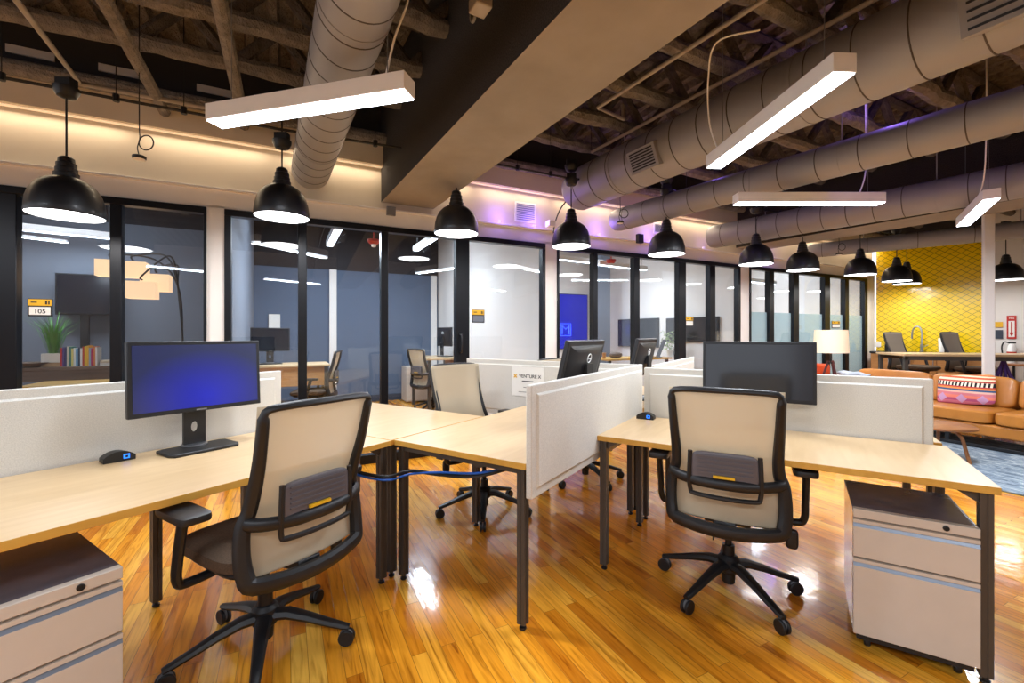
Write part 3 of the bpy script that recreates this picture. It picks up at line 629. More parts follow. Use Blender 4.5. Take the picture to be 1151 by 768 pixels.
# ================================================================== DESKS
def desk(p0, p1, q0, q1, label, along='p', extra=(), skip=()):
    lx, ly = p1-p0, q1-q0; cx_, cy_ = (p0+p1)/2, (q0+q1)/2; t = thing('desk', DP(cx_, cy_), DR, label, 'desk', 'maple topped desks of the cluster')
    b = MB(); b.box(-lx/2, lx/2, -ly/2, ly/2, .712, .74); tp_ = b.build('tabletop', [m_top, m_band], t, bevel=.0015)
    for p in tp_.data.polygons:
        if abs(p.normal.z) < .5: p.material_index = 1
    i = .034; L = [(sx_*(lx/2-i), sy_*(ly/2-i)) for sx_ in (-1, 1) for sy_ in (-1, 1)]+list(extra)
    for k, (x, y) in enumerate(L):
        if k in skip: continue
        w = .019; g = .0035
        poly = [(x-w, y-w), (x-g, y-w), (x-g, y-w+g), (x+g, y-w+g), (x+g, y-w), (x+w, y-w), (x+w, y-g), (x+w-g, y-g), (x+w-g, y+g), (x+w, y+g), (x+w, y+w), (x+g, y+w), (x+g, y+w-g), (x-g, y+w-g), (x-g, y+w), (x-w, y+w), (x-w, y+g), (x-w+g, y+g), (x-w+g, y-g), (x-w, y-g)]
        lg = MB().prism(poly, .028, .71).build('leg', m_leg, t, smooth=False)
        MB().lathe([(.012, 0), (.016, .004), (.016, .012), (.008, .014), (.008, .03)], 14, (x, y, 0)).build('foot_glide', m_black, lg)
    j = i
    if lx > ly:
        for yy in (-.12, .12): MB().box(-lx/2+j, lx/2-j, yy-.02, yy+.02, .672, .7115).build('frame_rail', m_leg, t, smooth=False)
        for x in (-lx/2+j, lx/2-j): MB().box(x-.014, x+.014, -ly/2+j, ly/2-j, .685, .7115).build('frame_rail', m_leg, t, smooth=False)
    else:
        for xx in (-.12, .12): MB().box(xx-.02, xx+.02, -ly/2+j, ly/2-j, .672, .7115).build('frame_rail', m_leg, t, smooth=False)
        for y in (-ly/2+j, ly/2-j): MB().box(-lx/2+j, lx/2-j, y-.014, y+.014, .685, .7115).build('frame_rail', m_leg, t, smooth=False)
    for sx_ in (-1, 1):
        for sy_ in (-1, 1):
            x, y = sx_*(lx/2-i), sy_*(ly/2-i); vx = [(x, y-.004, .712), (x-sx_*.09, y-.004, .712), (x, y-.004, .655), (x, y+.004, .712), (x-sx_*.09, y+.004, .712), (x, y+.004, .655)]
            if ly > lx: vx = [(x-.004, y, .712), (x-.004, y-sy_*.09, .712), (x-.004, y, .655), (x+.004, y, .712), (x+.004, y-sy_*.09, .712), (x+.004, y, .655)]
            MB().add(vx, [(0, 1, 2), (3, 5, 4), (0, 3, 4, 1), (1, 4, 5, 2), (2, 5, 3, 0)]).build('corner_bracket', m_leg, t, smooth=False)
    return t
dA = desk(-.30, 1.615, 1.795, 2.60, 'long maple desk at left under the blue lit monitor', extra=[(.205, .375)], skip=())
dE = desk(1.621, 2.432, 1.801, 3.40, 'maple desk reaching away to the glazing behind the left chair')
dB = desk(1.635, 3.19, .985, 1.792, 'maple desk in the centre beside the tall grey screen panel')
dC = desk(2.31, 3.03, -.617, .938, 'maple desk at right under the dark blank monitor')
dC2 = desk(3.10, 3.82, -.617, .938, 'maple desk hidden behind the right screen panel, only its legs showing')
dF = desk(3.235, 4.79, .985, 1.792, 'far maple desk behind the centre screen panels, carrying a small monitor')

# screen panels : felt boards with a raised middle field
def panel(p0, q0, p1, q1, z0, z1, th, label, n='screen_panel'):
    P, Q = DP(p0, q0), DP(p1, q1); d = Q-P; L = d.length; rz = math.atan2(d.y, d.x); mid = (P+Q)/2
    t = thing(n, (mid.x, mid.y, z0), rz, label, 'screen panel', 'light grey felt desk screens'); h = z1-z0
    MB().box(-L/2, L/2, -th/2, th/2, 0, h).build('felt_board', m_felt, t, bevel=.006, seg=3)
    e = .038
    for s_ in (-1, 1):
        y0 = s_*th/2; y1 = s_*(th/2+.009); b = MB()
        o = [(-L/2+e, y0, e), (L/2-e, y0, e), (L/2-e, y0, h-e), (-L/2+e, y0, h-e)]; c = .009
        i_ = [(-L/2+e+c, y1, e+c), (L/2-e-c, y1, e+c), (L/2-e-c, y1, h-e-c), (-L/2+e+c, y1, h-e-c)]
        b.add(o+i_, [(4, 5, 6, 7), (0, 1, 5, 4), (1, 2, 6, 5), (2, 3, 7, 6), (3, 0, 4, 7)]); b.build('padded_field', m_felt, t, smooth=False)
    return t
pAn = panel(-.25, 2.632, 1.50, 2.632, .60, 1.078, .026, 'long grey felt screen behind the blue lit monitor')
pBn = panel(1.612, .955, 3.19, .955, .60, 1.082, .03, 'grey felt screen seen broadside in the centre, hanging below the desk edge')
pCn = panel(3.062, .89, 3.062, -.575, .60, 1.070, .026, 'grey felt screen behind the dark blank monitor at right')
pGn = panel(3.214, 2.56, 3.214, .985, .60, 1.078, .024, 'grey felt screen with the paper notice, behind the beige chair')
pFn = panel(3.20, .87, 4.62, .87, .60, 1.078, .024, 'grey felt screen receding behind the right desk screen')
# paper notice
Ps = DP(3.214-.025, 1.90, .90); sg = thing('paper_notice', Ps, DR+pi/2+pi, 'white paper notice with black lettering pinned to the grey screen', 'notice')
MB().box(-.155, .155, .0, .0015, -.123, .123).build('sheet', m_paper, sg, smooth=False)
R0 = (pi/2, 0, 0)
text('VENTURE X', .040, m_ink, sg, (.022, -.0012, .045), R0)
b = MB()
for a in (45, 135):
    n0 = len(b.v); b.box(-.020, .020, -.002, -.0006, -.005, .005); b.rot(Matrix.Rotation(radians(a), 3, 'Y'), n0)
for v in b.v: v.x -= .120; v.z += .045
b.build('emblem', m_gold, sg, smooth=False)
b = MB(); b.box(-.055, .055, -.0015, -.0005, .0, .008); b.build('caption_line', m_ink, sg, smooth=False)
b = MB(); b.box(-.04, .06, -.0015, -.0005, -.05, -.044); b.box(-.09, .03, -.0015, -.0005, -.09, -.085); b.build('small_print', m_greyink, sg, smooth=False)

# ================================================================== MOBILE PEDESTALS
def pedestal(p, q, rz, w, dep, label, side=m_cabside):
    t = thing('drawer_pedestal', DP(p, q), rz, label, 'drawer unit', 'beige mobile drawer units')
    H_ = .58; y0, y1 = -dep/2, dep/2
    b = MB(); b.box(-w/2, w/2, y0+.018, y1, .062, .572); b.build('body', side, t, bevel=.003)
    b = MB(); b.box(-w/2-.001, w/2+.001, y0+.012, y1+.001, .566, .58); b.build('top_board', m_cabtop, t, bevel=.003)
    b = MB(); b.box(-w/2, w/2, y0, y0+.03, .546, .5805); st_ = b.build('top_strip', m_cab, t, bevel=.002)
    k = MB(); k.lathe([(.010, 0), (.010, .004), (.006, .005), (.006, .001), (0, .001)], 16, axis='y'); 
    for v in k.v: v.y = y0-v.y; v.x += w*.25; v.z += .563
    k.build('lock', m_black, st_)
    MB().box(-w/2+.012, w/2-.012, y0+.02, y1-.01, .040, .0615).build('base_plate', m_black, t, smooth=False)
    for z0, z1 in ((.385, .538), (.068, .377)):
        b = MB(); b.box(-w/2, w/2, y0, y0+.017, z0, z1-.030); d_ = b.build('drawer', m_cab, t, bevel=.002)
        b = MB(); b.add([(-w/2, y0, z1-.030), (w/2, y0, z1-.030), (w/2, y0+.007, z1-.015), (-w/2, y0+.007, z1-.015), (-w/2, y0+.017, z1-.030), (w/2, y0+.017, z1-.030)], [(0, 1, 2, 3), (0, 4, 5, 1), (3, 2, 5, 4), (0, 3, 4), (1, 5, 2)])
        b.build('recessed_pull', m_pull, d_, smooth=False)
        MB().box(-w/2, w/2, y0+.001, y0+.017, z1-.015, z1-.001).build('pull_lip', m_cab, d_, smooth=False)
    for sx_ in (-1, 1):
        for yy in (y0+.06, y1-.05):
            b = MB(); b.lathe([(0, -.010), (.022, -.010), (.025, -.005), (.025, .005), (.022, .010), (0, .010)], 18, (sx_*(w/2-.05), yy, .025), axis='x'); b.box(sx_*(w/2-.05)-.014, sx_*(w/2-.05)+.014, yy-.018, yy+.018, .04, .063); b.build('caster', m_black, t)
    return t
pedestal(.31, 1.975, DR, .385, .452, 'beige mobile drawer unit at bottom left under the long desk', m_cab)
pedestal(2.515, -.375, DR-pi/2, .372, .43, 'beige mobile drawer unit at right under the desk corner')
pedestal(2.10, 3.10, DR+pi, .38, .42, 'drawer unit with sides darkened for shade beneath the far desk behind the left chair', m_cabtop)  # shade under the desk put into the darker side material

# ================================================================== MONITORS
def monitor(loc, rz, label, scr, tilt=0, stand=True, w=.56, h=.335, zb=.185, logo=True, armx=0):
    t = thing('monitor', loc, rz, label, 'monitor', 'computer monitors on the desks'); R = Matrix.Rotation(tilt, 3, 'X')
    zc = zb+h/2
    def put(b): 
        b.rot(R)
        for v in b.v: v.z += zc
        return b
    b = MB(); b.box(-w/2, w/2, -.012, .018, -h/2, h/2)
    b.add([(-w/2+.03, .018, -h/2+.03), (w/2-.03, .018, -h/2+.03), (w/2-.03, .018, h/2-.03), (-w/2+.03, .018, h/2-.03), (-w/2+.12, .045, -h/2+.07), (w/2-.12, .045, -h/2+.07), (w/2-.12, .045, h/2-.07), (-w/2+.12, .045, h/2-.07)],
          [(4, 5, 6, 7), (0, 1, 5, 4), (1, 2, 6, 5), (2, 3, 7, 6), (3, 0, 4, 7)])
    put(b).build('casing', m_blackgloss, t, bevel=.004)
    s_ = MB().box(-w/2+.017, w/2-.017, -.0135, -.0118, -h/2+.02, h/2-.017).rot(R).build('screen', scr, t, loc=(0, 0, zc), smooth=False)
    if logo:
        b = MB(); n = 28; b.tube([(.027*cos(2*pi*k/n), .046, .062+.027*sin(2*pi*k/n)) for k in range(n)], .0035, 6, closed=True); lg_ = put(b).build('back_emblem', m_lightbox, t)
        o = text('DELL', .019, m_lightbox, t, R @ Vector((0, .0462, .062))+Vector((0, 0, zc)), (pi/2+tilt, 0, pi), 'back_lettering')
        b = MB(); b.box(-.022, .022, -.0142, -.0125, -h/2+.005, -h/2+.012); put(b).build('front_badge', m_grey, t)
    if stand:
        b = MB(); y0 = .05
        # neck with an oval cut for cables
        ov = [(.016*cos(a), .026*sin(a)) for a in [2*pi*k/24 for k in range(24)]]
        nw, zt_ = .047, zb+.10; outer = []
        for k in range(24):
            a = 2*pi*k/24; cx_, sz_ = cos(a), sin(a); f = min(nw/abs(cx_) if abs(cx_) > 1e-6 else 9, .085/abs(sz_) if abs(sz_) > 1e-6 else 9); outer.append((cx_*f, sz_*f))
        vs = []; zc2 = .105
        for y in (y0, y0+.016):
            for (x, z) in ov: vs.append((x, y, z+zc2))
            for (x, z) in outer: vs.append((x, y, z+zc2))
        fs = []
        for k in range(24):
            k2 = (k+1) % 24; fs += [(k, k2, 24+k2, 24+k), (48+k, 72+k, 72+k2, 48+k2), (k, 48+k, 48+k2, k2), (24+k, 24+k2, 72+k2, 72+k)]
        b.add(vs, fs); b.box(-nw, nw, y0, y0+.016, .185, zb+h*.55); b.box(-.05, .05, y0-.02, y0, zc-.05, zc+.05); nk = b.build('neck', m_black, t, bevel=0, smooth=False)
        MB().lathe([(0, .013), (.052, .013), (.055, .016), (.055, .022), (.05, .024), (0, .024)], 28, (0, y0+.008, 0)).build('neck_collar', m_chrome, t)
        b = MB(); b.prism([(-.15, -.055), (-.135, -.09), (.135, -.09), (.15, -.055), (.15, .075), (.125, .09), (-.125, .09), (-.15, .075)], 0, .014); b.build('stand_base', m_black, t, bevel=.004)
    else:
        b = MB(); b.tube([(armx, .06, 0), (armx, .06, zc)], .016, 12); b.box(armx-.035, armx+.035, .02, .08, zc-.05, zc+.05); b.lathe([(0, 0), (.06, 0), (.06, .012), (0, .012)], 20, (armx, .06, 0)); b.build('arm', m_black, t)
    return t
# local -y faces the user; long side along p  (user at small q -> rz = DR)
mA = monitor(DP(.99, 2.435, .74), DR, 'black monitor at left on the long desk showing a blue glow', m_bscreen, tilt=radians(-3), zb=.188)
mC = monitor(DP(2.925, .205, .74), DR-pi/2, 'black monitor at right with a dark blank screen', m_screen, tilt=radians(-2), zb=.172, h=.342, w=.575, stand=False)
# backs toward the viewer
mB = monitor(DP(2.60, 1.16, .74), DR+pi, 'black monitor in the centre seen from behind above the screen panel', m_screen, tilt=radians(-14), zb=.19)
mF = monitor(DP(3.86, 1.14, .74), DR+pi, 'far black monitor seen from behind, right of the centre one', m_screen, tilt=radians(-14), zb=.19)
# power hubs on the desks
def hub(p, q, rz, label):
    t = thing('power_hub', DP(p, q, .74), rz, label, 'power hub', 'desktop power hubs')
    n = 12; poly = [(-.056, 0)]+[(-.056+.112*k/n, .012+.034*sin(pi*(k*.9/n+.05))**.7) for k in range(n+1)]+[(.056, 0)]
    b = MB(); vs = [(x, -.03, z) for x, z in poly]+[(x*.92, .04, z*.9) for x, z in poly]; k = len(poly)
    b.add(vs, [tuple(range(k)), tuple(reversed(range(k, 2*k)))]+[(i, (i+1) % k, (i+1) % k+k, i+k) for i in range(k)]); b.build('hub_body', m_black, t, bevel=.002)
    b = MB(); b.box(.012, .034, -.032, -.0295, .010, .030); s_ = b.build('glowing_socket', m_blue, t, smooth=False); MB().box(.018, .028, -.0335, -.0315, .015, .025).build('socket_hole', m_black, s_, smooth=False)
hub(.705, 2.52, DR, 'black power hub with a glowing blue socket on the left desk'); hub(2.94, .845, DR-pi/2, 'black power hub with a glowing blue socket at the corner of the right desk')

# ================================================================== TASK CHAIRS
def make_chair(lift=0, meshm=None, frame=None):
    meshm = meshm or m_mesh; frame = frame or m_black
    t = thing('task_chair', (0, 0, 0), 0, 'x', 'chair')
    prof = [(-.372, 1.045, .215), (-.352, .95, .212), (-.325, .85, .208), (-.292, .76, .205), (-.270, .69, .210), (-.262, .64, .226), (-.264, .57, .232), (-.272, .51, .231), (-.284, .462, .224)]
    prof = [(y, z+lift, w) for y, z, w in prof]; sp = smooth([(w, y, z) for y, z, w in prof], 4)
    def bow(x, w): return -.035*(1-(x/w)**2)
    vs = []; fs = []; nx = 12
    for q in sp:
        w_ = q.x+.012
        for k in range(nx+1): x = -w_+2*w_*k/nx; vs.append((x, q.y+bow(x, w_)+.020, q.z+(.012 if q is sp[0] else 0)))
    for i in range(len(sp)-1):
        for k in range(nx): a = i*(nx+1)+k; fs.append((a, a+1, a+nx+2, a+nx+1))
    o = MB().add(vs, fs).build('mesh_back', meshm, t); so = o.modifiers.new('Solid', 'SOLIDIFY'); so.thickness = .004
    # frame : sides, bowed top and bottom rails
    R_ = [(q.x, q.y, q.z) for q in sp]; L_ = [(-q.x, q.y, q.z) for q in reversed(sp)]
    wb = sp[-1].x; wt = sp[0].x
    bot = [(x, sp[-1].y+bow(x, wb)*1.2-.005, sp[-1].z-.014-.020*(1-(x/wb)**2)) for x in [wb*f for f in (.92, .5, 0, -.5, -.92)]]
    topl = [(x, sp[0].y+bow(x, wt), sp[0].z+.012*(1-(x/wt)**4)) for x in [wt*f for f in (-.93, -.6, 0, .6, .93)]]
    loop = R_[1:]+bot+L_[:-1]+topl; pts = smooth(loop, 2, True); rad = []
    for q in pts:
        f = max(0, min(1, (q.z-lift-.45)/.6)); rad.append(.031-.012*f if abs(q.z-lift-1.05) > .022 else .014)
    MB().tube(pts, rad, 10, closed=True, sy=.85).build('back_frame', frame, t)
    # lumbar rail across the back and ribbed pad
    b = MB(); rl = smooth([(.224, -.275, .655+lift), (.19, -.312, .650+lift), (.10, -.346, .643+lift), (0, -.352, .641+lift), (-.10, -.346, .643+lift), (-.19, -.312, .650+lift), (-.224, -.275, .655+lift)], 4)
    b.tube(rl, [.018]*len(rl), 12, sy=1.35); b.build('lumbar_rail', frame, t)
    b = MB(); b.soft(.134, .012, .072, .3, .25, (0, -.340, .705+lift), 28, 10)
    for k in range(5): b.box(-.112, .112, -.357, -.349, .684+.018*k+lift, .690+.018*k+lift)
    lp = b.build('lumbar_pad', m_lumbar, t); MB().box(-.043, .043, -.364, -.352, .669+lift, .679+lift).build('size_tag', m_yellow, lp, smooth=False)
    b = MB(); b.tube(smooth([(-.138, -.346, .775+lift), (-.142, -.346, .66+lift), (-.138, -.340, .600+lift), (-.12, -.345, .585+lift), (0, -.350, .580+lift), (.12, -.345, .585+lift), (.138, -.340, .600+lift), (.142, -.346, .66+lift), (.138, -.346, .775+lift)], 4), .010, 8); b.build('lumbar_bracket', frame, t)
    # seat
    b = MB(); b.soft(.250, .235, .040, .55, .42, (0, .01, .478+lift), 32, 12)
    for v in b.v:
        if v.y > .1: v.z -= .5*(v.y-.1)**2
    b.build('seat', m_seat, t); MB().soft(.225, .21, .022, .5, .4, (0, .0, .438+lift), 28, 8).build('seat_pan', frame, t)
    b = MB(); b.box(-.10, .10, -.13, .12, .385+lift, .425+lift); b.bar((0, -.10, .41+lift), (0, -.30, .44+lift), .09, .035); b.build('tilt_mechanism', frame, t, bevel=.006)
    b = MB(); b.tube([(.08, -.08, .405+lift), (.25, -.10, .39+lift)], .008, 8); b.soft(.026, .016, .045, .5, .6, (.265, -.10, .365+lift), 16, 8); b.build('lever', frame, t, bevel=.004)
    for s_ in (-1, 1):
        b = MB(); b.tube(smooth([(s_*.10, 0, .415+lift), (s_*.28, -.01, .412+lift), (s_*.318, -.015, .435+lift), (s_*.322, -.03, .52+lift), (s_*.322, -.07, .665+lift)], 5), .021, 10, sy=.75)
        a_ = b.build('armrest', frame, t); MB().soft(.050, .115, .016, .35, .35, (s_*.316, -.055, .680+lift), 28, 8).build('arm_pad', m_black, a_)
    b = MB(); b.lathe([(.028, .10), (.028, .24+lift*.4), (.016, .24+lift*.4), (.016, .39+lift)], 20); b.build('gas_lift', m_blackgloss, t)
    b = MB(); b.lathe([(.026, .05), (.03, .055), (.032, .10), (.048, .115), (.050, .175), (.036, .19), (.0, .19)], 24)
    for k in range(5):
        a = 2*pi*k/5; ca, sa = cos(a), sin(a); n0 = len(b.v)
        b.tube([(.02, 0, .145), (.09, 0, .146), (.17, 0, .125), (.25, 0, .098), (.31, 0, .080), (.335, 0, .074)], [.034, .030, .025, .021, .018, .015], 8, sy=.72); b.rot(Matrix.Rotation(a, 3, 'Z'), n0)
    bs = b.build('base', frame, t)
    for k in range(5):
        a = 2*pi*k/5; b = MB()
        for yy in (-.018, .006): b.lathe([(0, yy), (.029, yy), (.032, yy+.003), (.032, yy+.011), (.029, yy+.014), (0, yy+.014)], 20, (.325, 0, .032), axis='y')
        b.mi = 1
        b.soft(.026, .006, .026, .8, .8, (.325, 0, .040), 12, 8); b.tube([(.325, 0, .03), (.325, 0, .075)], .008, 8)
        b.rot(Matrix.Rotation(a, 3, 'Z')); b.build('caster', [m_black, m_grey], bs)
    return t
def place(c, loc, rz, base, label, group=None):
    c.location = loc; c.rotation_euler = (0, 0, rz); c['label'] = label
    if group: c['group'] = group
    for k in children(c):
        if k.name.startswith('base'): k.rotation_euler = (0, 0, base-rz)
    return c
ch = make_chair()
hubA = Vector((-1.015, 1.83, 0)); chA = place(ch, hubA, DR+radians(1.5), radians(5), 'beige mesh task chair with black frame at the left desk, nearest the viewer')
hubC = Vector((1.09, 2.24, 0)); chC = place(copy_tree(ch), hubC, DR-pi/2+radians(4), radians(-4), 'beige mesh task chair with black frame in front of the right desk')
place(copy_tree(ch), DP(2.62, 1.93), DR+pi-radians(14), radians(200), 'beige task chair facing the centre desk, behind the desk junction')
place(copy_tree(ch), DP(3.69, 1.60), DR+pi-radians(5), radians(-64), 'task chair at the far desk, only its castor base showing under the screen')
# blue cable bundle strapped under the desk junction
cable([DP(1.50, 2.2, .66), DP(1.48, 1.95, .600), DP(1.545, 1.76, .575), DP(1.66, 1.70, .585), DP(1.66, 1.5, .60), DP(1.70, 1.3, .615), DP(1.8, 1.15, .66)], .009, m_black, 'black cable bundle slung under the joint of the desks', name='cable_bundle')
cable([DP(1.50, 2.2, .645), DP(1.475, 1.95, .588), DP(1.54, 1.755, .560), DP(1.655, 1.695, .570), DP(1.655, 1.5, .612), DP(1.70, 1.3, .630), DP(1.8, 1.15, .66)], .006, m_cable, 'bright blue cable slung under the joint of the desks')
cable([DP(2.95, .70, .70), DP(2.8, .60, .55), DP(2.85, .5, .40), DP(2.98, .45, .2), DP(3.02, .45, .01)], .004, m_black, 'thin black cord dangling under the right desk')

# ================================================================== LOUNGE
SR = radians(-68); SO = Vector((5.19, 4.95, 0))
sofa = thing('sofa', SO, SR, 'cognac brown leather sofa at right beyond the desks', 'sofa'); xl, xr = -1.75, 1.05
MB().box(xl, xr, .02, .86, .17, .30).build('sofa_base', m_leather, sofa, bevel=.02, seg=3)
for a, c in ((xl+.16, -.70), (-.70, .10), (.10, xr-.02)):
    b = MB(); b.soft((c-a)/2-.004, .34, .075, .28, .22, ((a+c)/2, .33, .375), 36, 12); b.build('seat_cushion', m_leather, sofa)
    b = MB(); b.soft((c-a)/2-.006, .095, .185, .30, .25, (0, 0, 0), 36, 14); b.rot(Matrix.Rotation(radians(-14), 3, 'X'))
    for v in b.v: v += Vector(((a+c)/2, .655, .605))
    b.build('back_cushion', m_leather, sofa)
b = MB(); b.soft((xr-xl)/2, .085, .30, .3, .25, ((xl+xr)/2, .80, .44), 40, 14); b.build('sofa_back', m_leather, sofa)
b = MB(); b.soft(.09, .43, .20, .3, .3, (xl+.08, .43, .42), 32, 14); b.build('sofa_arm', m_leather, sofa)
for x in (xl+.1, -.3, xr-.1):
    for y in (.08, .78): MB().box(x-.02, x+.02, y-.02, y+.02, .055, .17).build('leg', m_black, sofa, bevel=.003)
MB().box(xl+.05, xr, .05, .11, .024, .062).build('base_bar', m_black, sofa, bevel=.003)
cu = MB(); cu.soft(.265, .185, .085, 1.25, .22, (0, 0, 0), 40, 18); cu.rot(Matrix.Rotation(radians(90-20), 3, 'X') @ Matrix.Rotation(radians(7), 3, 'Z'))
cu = cu.build('cushion', m_stripe, None, SO+Vector((cos(SR), sin(SR), 0))*(-.30)+Vector((-sin(SR), cos(SR), 0))*.46+Vector((0, 0, .625)), SR); tag(cu, 'woven cushion with red, blue and cream stripes on the leather sofa', 'cushion')
b = MB(); b.soft(.22, .16, .03, .6, .5, (0, 0, 0), 30, 10)
for v in b.v: v.z += .014*sin(v.x*30)+.01*sin(v.y*41)
Pt = SO+Vector((cos(SR), sin(SR), 0))*(-1.62)+Vector((-sin(SR), cos(SR), 0))*.62
tag(b.build('folded_blanket', m_cloth, None, Pt+Vector((0, 0, .70)), SR+.3), 'crumpled pale blue blanket over the arm end of the leather sofa', 'blanket')
rg = MB(); rg.box(-1.6, 1.9, -1.55, .75, .002, .020); rg = rg.build('area_rug', m_rug, None, SO, SR, bevel=.006); tag(rg, 'mottled blue grey rug under the leather sofa', 'rug')
# small wooden side table
sd = thing('side_table', (4.42, 4.62, 0.0), 0, 'small round wooden side table beside the sofa, behind the right desk corner', 'side table')
b = MB(); b.lathe([(0, .335), (.27, .335), (.30, .345), (.30, .36), (.29, .366), (0, .366)], 40); b.build('tabletop', m_wood, sd)
for k in range(3):
    a = radians(-75+120*k); MB().tube(smooth([(.13*cos(a), .13*sin(a), .335), (.20*cos(a), .20*sin(a), .27), (.235*cos(a), .235*sin(a), .15), (.27*cos(a), .27*sin(a), .022)], 5), [.016]*16, 8).build('leg', m_wood, sd)
# tripod floor lamp
fp = atY(934, 384, 6.7); fpz = fp.z
lp = thing('floor_lamp', (fp.x, fp.y, 0), .3, 'tripod lamp with a pale drum shade before the frosted glass', 'lamp')
MB().lathe([(.223, 1.022), (.225, 1.02), (.21, 1.36), (.208, 1.36), (.223, 1.022)], 36, cap=False).build('lamp_shade', m_shade, lp)
b = MB(); b.tube([(0, 0, .86), (0, 0, 1.14)], .014, 10); b.lathe([(0, .86), (.05, .86), (.05, .88), (0, .88)], 16); b.build('stem', m_black, lp)
for k in range(3):
    a = 2*pi*k/3+.2; MB().bar((.03*cos(a), .03*sin(a), .90), (.30*cos(a), .30*sin(a), .0), .026, .03).build('leg', M('maroon_wood%d' % k, (86, 40, 44), .5, noise=(10, .1)), lp)
point('floor_lamp_bulb', (fp.x, fp.y, 1.2), 1.5, (1, .8, .6), .05)
q = atY(919, 412, 7.1); rb = MB(); rb.soft(.13, .13, .11, .3, .3, (0, 0, .72), 28, 12); rb.lathe([(.03, 0), (.12, .01), (.03, .03), (.03, .62), (0, .62)], 16)
tag(rb.build('stool', m_orange, None, (q.x, q.y, 0), .4), 'orange red padded stool behind the tripod lamp', 'stool')
# shadow-dark wall monitor beside the lamp top
# kitchen counter along the yellow wall
k0, Pk, _ = yp(985, 400, .3)
kt = thing('kitchen_counter', YW, YA, 'low oak kitchen cabinets with a black top along the yellow tiles', 'counter')
MB().box(.02, 1.56, -.55, -.01, .08, .94).build('cabinet_body', m_oak, kt, smooth=False)
for i in range(5):
    x = .03+.305*i; d_ = MB().box(x, x+.295, -.572, -.551, .10, .93).build('cabinet_door', m_oak, kt, bevel=.003); MB().box(x+.25, x+.26, -.59, -.573, .72, .86).build('handle', m_chrome, d_)
MB().box(.01, 1.565, -.59, -.01, .941, .975).build('countertop', m_counter, kt, bevel=.003)
MB().box(.02, 1.56, -.50, -.01, 0, .08).build('toe_kick', m_black, kt, smooth=False)
k, P, z = yp(1036, 394, .18); fc = thing('kitchen_faucet', (P.x, P.y, .975), YA, 'tall sprung steel kitchen tap against the yellow tiles', 'tap')
b = MB(); b.tube(smooth([(0, 0, 0), (0, 0, .18), (0, 0, .38), (-.04, -.0, .46), (-.10, -.0, .45), (-.13, -.0, .36), (-.135, 0, .24)], 8), .013, 10); b.build('spout', m_chrome, fc)
MB().lathe([(.03, 0), (.032, .02), (.022, .03), (.022, .14), (0, .14)], 18).build('tap_body', m_chrome, fc); MB().tube([(.02, 0, .09), (.09, 0, .13)], .007, 8).build('handle', m_chrome, fc)
def onYC(px, name, mat, prof, label, cat, d=.2):
    k, P, z = yp(px, 394, d); o = MB().lathe(prof, 20).build(name, mat, None, (P.x, P.y, .976)); tag(o, label, cat); return o
onYC(1059, 'paper_cup', m_paper, [(0, 0), (.045, 0), (.055, .24), (.05, .25), (0, .25)], 'white upright canister on the black kitchen counter', 'canister')
onYC(997, 'soap_bottle', m_black, [(0, 0), (.035, 0), (.035, .12), (.012, .15), (.012, .19), (.02, .20), (0, .205)], 'dark pump bottle at the left end of the kitchen counter', 'bottle')
k, P, z = yp(986.5, 387, .0); tag(MB().soft(.055, .008, .055, .4, .9, (0, -.01, 0), 24, 10).build('wall_outlet', m_paper, None, (P.x, P.y, 1.10), YA), 'round white outlet plate on the yellow tiles', 'outlet')
# high table with drafting chairs
ha, hb = atY(1016, 398, 6.45), atY(1230, 404, 5.95); hd = hb-ha; hr = math.atan2(hd.y, hd.x)
ht = thing('high_table', (ha.x, ha.y, 0), hr, 'long high table with pale wood top and dark steel frame behind the sofa', 'table'); HL = 3.0; HZT = EYE-(398-HZ)*6.45/F
MB().box(0, HL, 0, .72, HZT-.03, HZT).build('tabletop', m_top, ht, bevel=.002)
b = MB(); b.box(.02, HL-.02, .02, .05, HZT-.09, HZT-.031); b.box(.02, HL-.02, .67, .70, HZT-.09, HZT-.031); b.build('frame_rail', m_leg, ht, smooth=False)
for x in (.045, HL-.045):
    for y in (.045, .675): MB().box(x-.025, x+.025, y-.025, y+.025, 0, HZT-.031).build('leg', m_leg, ht, bevel=.003)
hi = make_chair(lift=.27, meshm=m_taupe); hi['category'] = 'chair'
def hpos(px, Y): return Vector(((px-CX)/F*Y, Y, 0))
place(hi, hpos(1031, 7.45), radians(-160), .3, 'taupe high chair at the left end of the high table', 'taupe high chairs at the long table')
place(copy_tree(hi), hpos(1099, 7.1), radians(-160), .9, 'taupe high chair further right at the high table, left of the column', 'taupe high chairs at the long table')
# fire extinguisher and sign on the white wall
k, P, z = yp(1137, 368, .01); fs_ = thing('fire_extinguisher_sign', (P.x, P.y, z), YA, 'tall red and white fire extinguisher sign with an arrow', 'sign'); z0 = P.y/F
MB().box(-.055, .055, -.006, 0, -13*z0, 13*z0).build('plate', m_red, fs_, smooth=False)
MB().box(-.035, .035, -.008, -.006, -11*z0, 7*z0).build('field', m_paper, fs_, smooth=False)
b = MB(); b.add([(-.026, -.0095, -6*z0), (.026, -.0095, -6*z0), (0, -.0095, -10.5*z0), (-.008, -.0095, -6*z0), (.008, -.0095, -6*z0), (.008, -.0095, 6*z0), (-.008, -.0095, 6*z0)], [(0, 1, 2), (3, 4, 5, 6)]); b.build('arrow', m_red, fs_, smooth=False)
text('FIRE', .034, m_paper, fs_, (0, -.0085, 10*z0), (pi/2, 0, 0))
k, P, z = yp(1137, 394, .08); ex = thing('fire_extinguisher', (P.x, P.y, z-.22), YA, 'white and red fire extinguisher on the wall below its sign', 'extinguisher')
